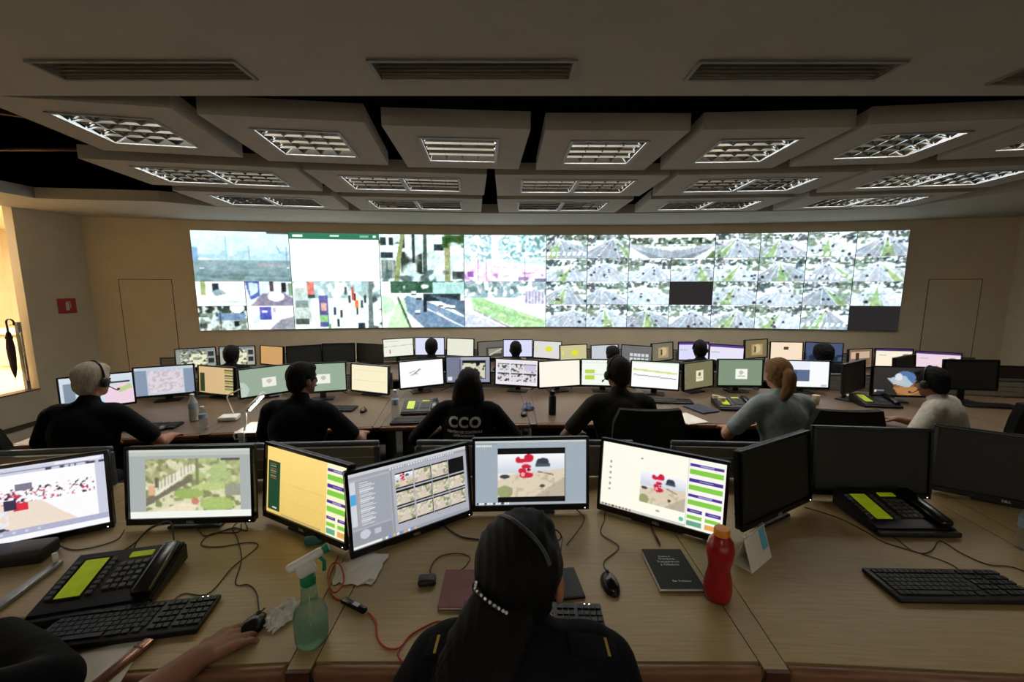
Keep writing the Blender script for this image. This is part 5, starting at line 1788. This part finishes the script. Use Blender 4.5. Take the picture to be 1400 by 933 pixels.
def kb_meshes():
    d = {}
    d['case'] = MB().rbox((0, 0, .011), (.445, .15, .018), .006, 2).mesh('case', True, 40); d['case'].materials.append(BLACK)
    k = MB()
    rows = [(.052, 15), (.028, 15), (.009, 14), (-.010, 13), (-.029, 13)]
    for y, n in rows:
        for i in range(n):
            k.box((-.207 + (i + .5) * .275 / n, y, .022), (.275 / n - .003, .0155, .006))
    for i, (x, w) in enumerate([(-.197, .018), (-.176, .018), (-.155, .018), (-.09, .105), (-.02, .018), (.0, .018), (.022, .018), (.05, .02)]):
        k.box((x, -.049, .022), (w, .0155, .006))
    for j in range(5):
        for i in range(3):
            k.box((.088 + i * .019, .052 - .0235 * j + (0 if j == 0 else -.002), .022), (.0155, .0155, .006))
        for i in range(4):
            k.box((.153 + i * .019, .052 - .0235 * j - (0 if j == 0 else .002), .022), (.0155, .0155, .006))
    d['keys'] = k.mesh('keys'); d['keys'].materials.append(mat('key_black', (17, 17, 18), .5))
    d['status_lights'] = MB().box((.17, .066, .0205), (.004, .003, .002)).box((.185, .066, .0205), (.004, .003, .002)).mesh('status_lights'); d['status_lights'].materials.append(LEDW)
    return d
KB = kb_meshes()
def keyboard(loc, rz, label, sc=1.0, leds=True, group='keyboards'):
    t = thing('keyboard', label, 'keyboard', loc, rz, group)
    t.scale = (sc, sc, 1)
    obj('case', KB['case'], None, t)
    o = obj('keys', KB['keys'], None, t); o['kind'] = 'stuff'
    if leds:
        obj('status_lights', KB['status_lights'], None, t)
    return t
p0, p1 = unp(1182, 784, D1), unp(1227, 828, D1)
m = (p0 + p1) / 2
keyboard((m.x + .232, m.y, D1), -.02, 'black keyboard on the empty desk at the right', 1.04, False)
p0, p1, p2 = unp(301, 818, D1), unp(275, 870, D1), unp(98, 893, D1)
yw = yaw_of(p2, p1)
m = (p0 + p1) / 2
keyboard((m.x - .225 * math.cos(yw), m.y - .225 * math.sin(yw), D1), yw, 'black keyboard under the lower left phone')
p0, p1 = unp(820, 829, D1), unp(825, 858, D1)
m = (p0 + p1) / 2
keyboard((m.x - .222, m.y - .035, D1), -.03, 'black keyboard in front of the foreground person')

MSM = MB().ell((0, 0, .004), (.031, .056, .034), 20, 12).mesh('shell', True)
bm = bmesh.new(); bm.from_mesh(MSM)
bmesh.ops.bisect_plane(bm, geom=bm.verts[:] + bm.edges[:] + bm.faces[:], plane_co=(0, 0, 0), plane_no=(0, 0, 1), clear_inner=True)
bm.to_mesh(MSM); bm.free(); MSM.shade_smooth(); MSM.materials.append(BLACKG)
MSW = MB().cyl((-.004, .03, .031), (.004, .03, .031), .009, 12).mesh('wheel', True); MSW.materials.append(BLACK)
MSL = MB().box((0, .03, .0305), (.002, .045, .004)).mesh('button_line'); MSL.materials.append(MATBLK)
def mouse(loc, rz, label, group='computer mice'):
    t = thing('computer_mouse', label, 'mouse', loc, rz, group)
    obj('shell', MSM, None, t); obj('wheel', MSW, None, t); obj('button_line', MSL, None, t)
    return t
p = unp(834, 802, D1)
mouse((p.x, p.y, D1), .12, 'black mouse right of the foreground person')
p = unp(346, 862, D1)
mouse((p.x - .005, p.y, D1), -.25, 'black mouse under the hand at the lower left')

def cable(px, z, r, m, label, name='cable', lift=None):
    pts = [unp(x, y, z + r) for x, y in px]
    if lift:
        for i, dz in lift.items():
            pts[i].z += dz
    o = MB().tube(spline(pts, 7), r, 6).build(name, m, smooth=True)
    return tag(o, label, 'cable')
cable([(829, 782), (826, 768), (846, 748), (822, 730), (826, 712), (828, 700), (836, 690)], D1, .002, CABLE, 'thin black mouse cable running up to the cream page monitor')
cable([(775, 745), (790, 726), (799, 710), (792, 700), (780, 690)], D1, .002, CABLE, 'thin black cable curving right of the foreground person towards the centre monitor')
cable([(655, 738), (630, 734), (608, 720), (598, 708), (585, 700)], D1, .0035, CABLE, 'thick black cable left of the foreground person under the thumbnail monitor')
cable([(1240, 752), (1295, 788), (1258, 770), (1215, 752), (1180, 735), (1150, 712), (1118, 699), (1095, 690)], D1, .0022, CABLEB, 'thin cable from the right keyboard to the dark monitors') if False else None
cable([(1316, 785), (1300, 772), (1262, 758), (1210, 742), (1185, 728), (1150, 710), (1118, 699), (1100, 694)], D1, .0022, CABLEB, 'thin cable from the right keyboard to the dark monitors')
cable([(1430, 795), (1385, 776), (1350, 772), (1315, 757), (1286, 740), (1275, 752), (1262, 757), (1245, 752), (1225, 737), (1200, 727)], D1, .0022, CABLEB, 'kinked thin cable snaking across the right desk past the phone')
cable([(235, 823), (252, 812), (285, 812), (318, 776), (352, 748), (340, 742), (300, 748), (275, 745), (290, 730), (325, 728), (330, 716)], D1, .002, CABLE, 'thin black cable looping under the park monitor')
cable([(354, 838), (351, 812), (340, 800), (322, 798), (330, 765), (325, 738), (318, 722), (330, 710)], D1, .002, CABLE, 'black mouse cable running up from the lower left hand')
cable([(178, 770), (190, 752), (215, 738), (235, 730), (238, 742)], D1, .003, CABLE, 'black phone cord arching behind the lower left phone', lift={1: .04, 2: .06, 3: .05})
cable([(130, 770), (165, 755), (185, 742), (205, 722), (225, 716)], D1, .0028, CABLE, 'dark cord behind the lower left phone under the park monitor')
cable([(80, 745), (100, 752), (130, 748), (160, 738), (170, 725)], D1, .0022, CABLEB, 'brown cord under the leftmost front monitor')
cable([(270, 724), (280, 733), (300, 728), (320, 722), (338, 726), (335, 714)], D1, .0022, CABLE, 'tangled black cord beneath the park monitor')
cable([(596, 798), (588, 780), (600, 762), (625, 757), (642, 762), (636, 775), (622, 785), (606, 800)], D1, .0018, CABLE, 'thin looped cord beside the maroon notebook')
# red cable with inline adapter
tr = thing('headset_cable', 'red headset cable with a black inline adapter left of the foreground person', 'cable', unp(484, 828, D1))
o_ = Vector(tr.location)
rc = [unp(x, y, D1 + .003) for x, y in [(462, 760), (456, 775), (449, 800), (458, 815), (470, 800), (466, 778), (455, 775), (448, 792), (455, 815), (468, 822)]]
for i in (2, 3, 4, 5, 6, 7):
    rc[i].z += .012
MB().tube([p - o_ for p in spline(rc, 7)], .0028, 6).build('cord', REDC, tr, smooth=True)
rc = [unp(x, y, D1 + .003) for x, y in [(503, 838), (514, 850), (516, 872), (528, 886), (546, 886), (560, 870), (580, 858), (600, 850), (618, 855)]]
MB().tube([p - o_ for p in spline(rc, 7)], .0028, 6).build('cord', REDC, tr, smooth=True)
rc = [unp(x, y, D1 + .003) for x, y in [(546, 888), (544, 896), (550, 905), (565, 915)]]
MB().tube([p - o_ for p in spline(rc, 7)], .0028, 6).build('cord', REDC, tr, smooth=True)
a, b = unp(468, 820, D1 + .01), unp(500, 836, D1 + .01)
ay = yaw_of(a, b)
L_ = (b - a).length
ad = MB().rbox((0, 0, .009), (L_, .022, .016), .006, 2).build('adapter', BLACKG, tr, smooth=True, angle=40, loc=(a + b) / 2 - o_ - Vector((0, 0, .009)), rot=(0, 0, ay))
MB().box((.012, 0, .0175), (.024, .013, .001)).build('adapter_label', PRINTW, ad)

# small black box (earphone case) and maroon notebook
p = unp(584, 798, D1)
o = MB().rbox((0, 0, .012), (.062, .048, .024), .011, 3).build('earphone_case', BLACK, smooth=True, angle=40, loc=(p.x, p.y, D1), rot=(0, 0, .1))
tag(o, 'small rounded black case left of the maroon notebook', 'case')
MAR = mat('maroon_cover', (120, 70, 68), .6, var=.1)
p = unp(630, 808, D1)
t = thing('notebook', 'closed maroon notebook beside the foreground person on the front desk', 'notebook', (p.x, p.y, D1), .0)
MB().box((0, 0, .006), (.122, .172, .009)).build('pages', PAPER, t)
MB().rbox((0, 0, .0118), (.13, .18, .0024), .001, 1).build('cover', MAR, t)
MB().rbox((0, 0, .0012), (.13, .18, .0024), .001, 1).build('cover', MAR, t)

p = unp(768, 800, D1)
t = thing('tablet', 'black tablet lying between the foreground person and the keyboard', 'tablet', (p.x, p.y, D1), .12)
MB().rbox((0, 0, .005), (.13, .15, .009), .004, 2).build('case', BLACK, t, smooth=True, angle=40)
MB().box((0, 0, .0098), (.118, .138, .0006)).build('glass', OFFSCR, t)
# spray bottle
p = unp(427, 876, D1)
t = thing('spray_bottle', 'translucent green spray bottle with white and green trigger head', 'bottle', (p.x, p.y, D1), .5)
SPB = mat('pale_green_plastic', (186, 216, 192), .25, trans=.8, var=.04, ior=1.12)
SPL = mat('pale_green_liquid', (160, 200, 172), .2, trans=.6, var=.03, ior=1.2)
SPG = mat('spray_green', (10, 122, 82), .45)
prof = [(.030, 0), (.042, .004), (.046, .02), (.0465, .085), (.043, .103), (.029, .117), (.0245, .13), (.0225, .15), (.021, .175), (.019, .19)]
MB().lathe(prof, 24).build('bottle', SPB, t, smooth=True)
MB().lathe([(.028, .003), (.041, .006), (.0445, .02), (.0445, .055)], 24).build('liquid', SPL, t, smooth=True)
MB().lathe([(.0205, .185), (.0215, .187), (.0215, .208), (.018, .212)], 20).build('collar', SPG, t, smooth=True, angle=40)
hd = MB()
Th = Matrix.Translation((0, 0, .212)) @ Matrix.Rotation(R(-18), 4, 'Y')
hd.rbox((.004, 0, .024), (.05, .026, .05), .011, 3, Th).rbox((.012, 0, .046), (.105, .024, .024), .010, 3, Th)
hd.build('trigger_head', WHITEP, t, smooth=True, angle=50)
MB().cyl(Th @ Vector((.062, 0, .046)), Th @ Vector((.078, 0, .046)), .0125, 14).build('nozzle', SPG, t, smooth=True, angle=40)
MB().tube([Th @ Vector((.045, 0, .036)), Th @ Vector((.052, 0, .012)), Th @ Vector((.042, 0, -.014))], .0055, 8).build('trigger', SPG, t, smooth=True)
MB().cyl((0, 0, .03), (0, 0, .19), .002, 6).build('dip_tube', WHITEP, t)

# crumpled tissue, papers
def crumple(name, label, loc, sx, sy, hgt, seed, m, rz=0, n=14):
    r = np.random.default_rng(seed)
    vv, ff = [], []
    for j in range(n + 1):
        for i in range(n + 1):
            u, v = i / n * 2 - 1, j / n * 2 - 1
            e = (1 - max(abs(u), abs(v)) ** 2)
            k = 1 - .25 * r.random() * (max(abs(u), abs(v)) > .8)
            vv.append((u * sx / 2 * k, v * sy / 2 * k, .002 + hgt * (.25 + .75 * r.random()) * (e * .85 + .15)))
    for j in range(n):
        for i in range(n):
            a = j * (n + 1) + i
            ff.append((a, a + 1, a + n + 2, a + n + 1))
    o = MB().add(vv, ff).build(name, m, smooth=False, loc=loc, rot=(0, 0, rz))
    mo = o.modifiers.new('t', 'SOLIDIFY'); mo.thickness = .0008
    return o
p = unp(388, 843, D1)
TIS = mat('tissue_white', (206, 206, 196), .95, var=.05)
tag(crumple('tissue', '', (p.x, p.y, D1), .09, .13, .045, 3, TIS, -.5), 'crumpled white tissue left of the spray bottle', 'tissue')
p = unp(497, 776, D1)
tag(crumple('paper_sheet', '', (p.x, p.y, D1), .16, .2, .014, 5, PAPER, -.1, 6), 'creased white paper sheet under the thumbnail monitor', 'paper')
p = unp(468, 784, D1)
tag(crumple('paper_sheet', '', (p.x, p.y, D1), .06, .13, .006, 6, PAPER, .3, 5), 'narrow white paper slip inside the red cable loop', 'paper')

# pen, dark book, red bottle, desk calendar
a, b = unp(889, 718, D1 + .005), unp(903, 746, D1 + .005)
t = thing('pen', 'dark red ballpoint pen above the black booklet', 'pen', (a + b) / 2, yaw_of(a, b))
L_ = (b - a).length
PENM = mat('pen_dark_red', (84, 26, 26), .35)
MB().cyl((-L_ / 2, 0, 0), (L_ / 2 - .012, 0, 0), .0042, 10).build('barrel', PENM, t, smooth=True)
MB().cyl((L_ / 2 - .012, 0, 0), (L_ / 2, 0, 0), .0042, 10, r1=.001).build('tip', BLACK, t, smooth=True)
MB().box((-L_ / 2 + .02, 0, .005), (.03, .003, .002)).build('clip', CHROME, t)
tl, tr_, br, bl = unp(877, 751, D1 + .012), unp(934, 752, D1 + .012), unp(961, 806, D1 + .012), unp(903, 806, D1 + .012)
cc = (tl + tr_ + br + bl) / 4
bw, bh = ((tr_ - tl).length + (br - bl).length) / 2, ((tl - bl).length + (tr_ - br).length) / 2
yw = yaw_of(bl, br)
t = thing('booklet', 'black booklet with white lettering beside the red bottle', 'book', (cc.x, cc.y, D1), yw)
BOOK = mat('booklet_black', (15, 20, 19), .6, var=.15, spec=.3)
MB().box((-.004, 0, .0065), (bw - .006, bh - .006, .011)).build('pages', PAPER, t)
cv = MB().rbox((0, 0, .0128), (bw, bh, .0016), .0006, 1).build('cover', BOOK, t)
MB().rbox((0, 0, .0008), (bw, bh, .0016), .0006, 1).build('cover', BOOK, t)
BPR = mat('booklet_print', (196, 200, 196), .7)
for txt, sz, y, x in [('Glossário de', .009, .062, -.005), ('Ouvidoria,', .0145, .048, .0), ('Transparência', .0145, .032, .0), ('e Cidadania', .0145, .016, .0), ('Rio  Prefeitura', .011, -.07, .01)]:
    obj('lettering', text_mesh(txt, sz, .0001, bold=.0002), BPR, cv, (x, y, .0138))
p = unp(986, 826, D1)
RB = mat('red_bottle_plastic', (150, 8, 20), .3, var=.08, coat=.3)
t = thing('shaker_bottle', 'red waisted drink bottle with an orange cap on the front desk', 'bottle', (p.x, p.y + .028, D1), .0)
prof = [(.026, .0), (.038, .004), (.043, .02), (.044, .05), (.040, .08), (.0345, .105), (.034, .115), (.037, .135), (.042, .16), (.043, .18), (.038, .205), (.026, .222), (.021, .228)]
MB().lathe(prof, 28).build('bottle', RB, t, smooth=True)
ORG = mat('orange_cap', (222, 134, 16), .4, var=.05)
MB().lathe([(.022, .226), (.0245, .228), (.0245, .246), (.022, .251), (.010, .252)], 28).build('cap', ORG, t, smooth=True, angle=40)
p = unp(1028, 766, D1)
t = thing('desk_calendar', 'standing white and blue desk calendar behind the red bottle', 'calendar', (p.x, p.y, D1), .62)
BLUEP = mat('calendar_blue', (92, 160, 196), .6)
for s in (-1, 1):
    M_ = Matrix.Translation((0, s * .036, 0)) @ Matrix.Rotation(s * R(18), 4, 'X')
    c_ = MB().box((0, 0, .062), (.16, .0016, .125), M_).build('card', PAPER, t)
    if s < 0:
        MB().box((.05, -.0012, .08), (.045, .0006, .075), M_).build('print_block', BLUEP, c_)
MB().box((0, 0, .002), (.16, .072, .002)).build('foot_card', PAPER, t)
sp = MB()
for k in range(10):
    sp.tube([(-.07 + .0155 * k, .006 * math.cos(a), .122 + .006 * math.sin(a)) for a in np.linspace(0, 2 * PI, 10, endpoint=False)], .0008, 4, close=True)
sp.build('wire_binding', CHROME, t)
# clear bottle at the right edge, teal bottle under the orange page monitor
GLASS = mat('clear_plastic', (214, 222, 222), .12, trans=.85, var=.02, ior=1.2)
def water_bottle(loc, label, h=.2, r=.03, cap=WHITEP, m=GLASS, group='water bottles'):
    t = thing('water_bottle', label, 'bottle', loc, 0, group)
    MB().lathe([(r * .7, 0), (r, .006), (r, h * .35), (r * .93, h * .4), (r, h * .45), (r, h * .68), (r * .55, h * .84), (r * .42, h * .88), (r * .42, h * .93)], 18).build('bottle', m, t, smooth=True)
    MB().lathe([(r * .48, h * .925), (r * .5, h * .93), (r * .5, h), (r * .42, h * 1.005)], 14).build('cap', cap, t, smooth=True, angle=40)
    MB().lathe([(r * 1.015, h * .46), (r * 1.015, h * .66)], 18).build('label_band', mat('bottle_label', (150, 170, 190), .6), t)
    return t
p = unp(1402, 752, D1)
water_bottle((p.x, p.y, D1), 'clear plastic bottle at the right edge of the front desk')
p = unp(432, 744, D1)
TEAL = mat('teal_plastic', (60, 130, 130), .3, trans=.4)
t = thing('sanitiser_bottle', 'small teal bottle lying under the orange page monitor', 'bottle', (p.x, p.y, D1 + .018), .25)
MB().lathe([(.012, -.04), (.018, -.036), (.018, .02), (.01, .032)], 14, Matrix.Rotation(R(90), 4, 'Y')).build('bottle', TEAL, t, smooth=True)
MB().lathe([(.0105, .03), (.0105, .045)], 12, Matrix.Rotation(R(90), 4, 'Y')).build('cap', WHITEP, t, smooth=True)
# far left: dark box, grey bar, papers and a smartphone
p = unp(28, 776, D1)
o = MB().rbox((0, 0, .028), (.20, .10, .056), .012, 2).build('speaker_bar', BLACK, smooth=True, angle=40, loc=(p.x - .05, p.y + .04, D1), rot=(0, 0, .25))
tag(o, 'black bar speaker under the leftmost front monitor', 'speaker')
a, b = unp(-30, 850, D1 + .01), unp(80, 768, D1 + .01)
t = thing('metal_bar', 'flat grey metal bar lying left of the lower left phone', 'bar', ((a.x + b.x) / 2, (a.y + b.y) / 2, D1), yaw_of(a, b))
L_ = (b - a).length
MB().rbox((0, 0, .008), (L_, .035, .016), .005, 2).build('bar', ALU, t, smooth=True, angle=40)
MB().cyl((L_ / 2 - .01, 0, .012), (L_ / 2 - .01, 0, .05), .008, 10).build('peg', WHITEP, t, smooth=True)
p = unp(140, 915, D1)
o = MB().box((0, 0, .0015), (.15, .2, .003)).build('paper_sheet', PAPER, loc=(p.x, p.y - .02, D1), rot=(0, 0, .35))
tag(o, 'white paper sheet under the sleeve at the lower left', 'paper')
a, b = unp(140, 930, D1 + .01), unp(195, 884, D1 + .01)
t = thing('pen_case', 'shiny bronze pen case lying beside the lower left papers', 'pen case', ((a.x + b.x) / 2, (a.y + b.y) / 2, D1), yaw_of(a, b))
MB().rbox((0, 0, .009), (.15, .034, .018), .007, 2).build('case', mat('bronze_metal', (150, 106, 84), .25, metal=.7), t, smooth=True, angle=40)
MB().box((.04, 0, .0182), (.004, .03, .001)).build('lid_line', BLACK, t)

# ================================================================== THINGS ON THE MIDDLE ROW
def at2(x, y):
    p = unp(x, y, D2)
    return Vector((p.x, p.y, D2))
phone(at2(575, 562), .1, 'desk phone with lime display left of the CCO shirt', 1.0, 'desk phones on the middle row')
phone(at2(1002, 557), -.1, 'desk phone with lime display left of the person in pale grey', 1.0, 'desk phones on the middle row')
phone(at2(1195, 553), -.15, 'desk phone with lime display under the portrait monitor', 1.0, 'desk phones on the middle row')
water_bottle(at2(266, 575), 'clear bottle with white cap right of the leftmost headset wearer', .24, .036, WHITEP, mat('frosted_plastic', (190, 190, 180), .4, trans=.4), 'bottles on the middle row')
water_bottle(at2(279, 586), 'small clear water bottle beside the white capped one', .19, .03, WHITEP, GLASS, 'bottles on the middle row')
water_bottle(at2(541, 570), 'clear water bottle under the pale yellow monitor', .25, .033, WHITEP, GLASS, 'bottles on the middle row')
p = at2(755, 567)
t = thing('thermos', 'dark thermos bottle standing under the cream monitor', 'bottle', p)
THM = mat('dark_green_thermos', (28, 34, 32), .35, metal=.3)
MB().lathe([(.03, 0), (.035, .004), (.035, .17), (.03, .185), (.025, .19)], 18).build('flask', THM, t, smooth=True, angle=40)
MB().lathe([(.026, .19), (.027, .192), (.027, .225), (.02, .23)], 18).build('cap', BLACK, t, smooth=True, angle=40)
MB().tube([(-.02, 0, .225), (-.012, 0, .245), (.012, 0, .245), (.02, 0, .225)], .004, 6).build('loop', BLACK, t, smooth=True)
for (x, y), lb in [((716, 568), 'black mouse right of the CCO shirt'), ((222, 588), 'black mouse by the right hand of the leftmost headset wearer'), ((497, 563), 'black mouse under the pale yellow monitor'), ((790, 568), 'black mouse left of the olive shirt')]:
    mouse(at2(x, y), 0, lb, 'computer mice on the middle row')
for (x, y), rz, lb in [((570, 577), .1, 'black keyboard left of the CCO shirt'), ((205, 585), .15, 'black keyboard under the leftmost headset wearer\'s arm'), ((455, 560), -.05, 'black keyboard in front of the black uniform shirt'), ((915, 550), -.1, 'black keyboard right of the olive shirt'), ((1350, 556), -.2, 'black keyboard at the right end of the middle row')]:
    keyboard(at2(x, y), rz, lb, 1.0, False, 'keyboards on the middle row')
p = at2(722, 560)
tag(crumple('tissue_pack', '', p, .12, .1, .08, 9, mat('blue_white_wrap', (160, 166, 180), .6, rgb2=(50, 70, 140), scale=9), .3, 10), 'crumpled blue and white tissue pack right of the CCO shirt', 'tissue')
for (x, y), w, h, rz, lb in [((958, 560), .2, .26, .35, 'dark notebook on the middle row desk right of the olive shirt'), ((1062, 577), .08, .15, .5, 'white slip lying by the person in pale grey')]:
    o = MB().box((0, 0, .006), (w, h, .012)).build('notebook', mat('navy_cover', (36, 36, 58), .6) if w > .1 else PAPER, loc=at2(x, y), rot=(0, 0, rz))
    tag(o, lb, 'notebook' if w > .1 else 'paper')
for (x, y), rz, lb in [((940, 573), .3, 'loose white sheet right of the olive shirt'), ((1180, 545), -.2, 'stack of white sheets under the brownish dark monitor'), ((350, 585), .1, 'bright sheet of paper under the white desk lamp')]:
    o = MB().box((0, 0, .003), (.21, .28, .006)).build('paper_sheet', PAPER, loc=at2(x, y), rot=(0, 0, rz))
    tag(o, lb, 'paper')
for (x, y), lb in [((978, 553), 'beige paper cup left of the phone near the person in pale grey'), ((986, 556), 'second beige paper cup beside the phone near the person in pale grey'), ((1115, 553), 'pale mug under the white monitor right of the person in pale grey')]:
    t = thing('cup', lb, 'cup', at2(x, y), 0, 'cups on the middle row')
    MB().lathe([(.026, 0), (.028, .002), (.036, .09), (.034, .092), (.027, .006)], 16).build('wall', mat('cup_beige', (170, 156, 130), .6), t, smooth=True)
    MB().lathe([(.0355, .088), (.037, .09), (.0355, .093)], 16).build('rim', mat('cup_beige', (170, 156, 130), .6), t, smooth=True)
# clamp lamp, switched on, and the white box with a bent wire
LAMPM = mat('lamp_strip_lit', (255, 250, 238), .4, emit=220.0, var=0)
p = at2(336, 590)
t = thing('desk_lamp', 'white clamp desk lamp switched on at the edge of the middle row', 'lamp', p, .0)
MB().rbox((0, -.045, -.03), (.05, .05, .09), .01, 2).build('clamp', WHITEP, t, smooth=True, angle=40)
MB().tube([(-.01, -.05, -.03), (-.05, -.06, -.05), (-.07, -.05, -.02), (-.06, -.03, .01)], .007, 8).build('screw', WHITEP, t, smooth=True)
MB().tube(spline([(0, -.02, .0), (.01, .0, .1), (-.0, .03, .17), (.02, .04, .2)], 6), .008, 8).build('neck', WHITEP, t, smooth=True)
hd = MB().cyl((0, .03, .165), (.12, .09, .30), .018, 12).build('head', WHITEP, t, smooth=True)
MB().box((0, 0, 0), (.15, .022, .004)).build('light_strip', LAMPM, hd, loc=(.072, .055, .222), rot=(R(20), R(-46), R(24)))
p = at2(314, 574)
t = thing('intercom_box', 'white box with a bent wire arm left of the desk lamp', 'device', p, .2)
MB().rbox((0, 0, .02), (.15, .12, .04), .012, 2).build('box', WHITEP, t, smooth=True, angle=40)
MB().tube(spline([(.02, .04, .04), (-.02, .07, .12), (-.03, .07, .2), (.06, .05, .25), (.1, .04, .27)], 6), .006, 8).build('wire_arm', WHITEP, t, smooth=True)
# computer towers below and cables behind the monitors of the middle row
for k, (x, lb) in enumerate([(-3.3, 'left of the tan page'), (-2.25, 'between the grey-green screens'), (-.75, 'under the sketch page'), (.3, 'under the six pictures'), (1.3, 'under the lime cells'), (2.35, 'under the olive desktop'), (3.1, 'under the white window page')]):
    y0 = 3.45 - .0236 * (x - .85) ** 2
    r = np.random.default_rng(k)
    pts = [(x + r.uniform(-.1, .1) + .08 * i, y0 + 1.18 + r.uniform(-.04, .04), D2 + .01 + (.09 * math.sin(i * 1.3) ** 2)) for i in range(6)]
    tag(MB().tube(spline(pts, 6), .006, 6).build('cable', CABLE, smooth=True), 'black cable draped behind the monitors ' + lb, 'cable')
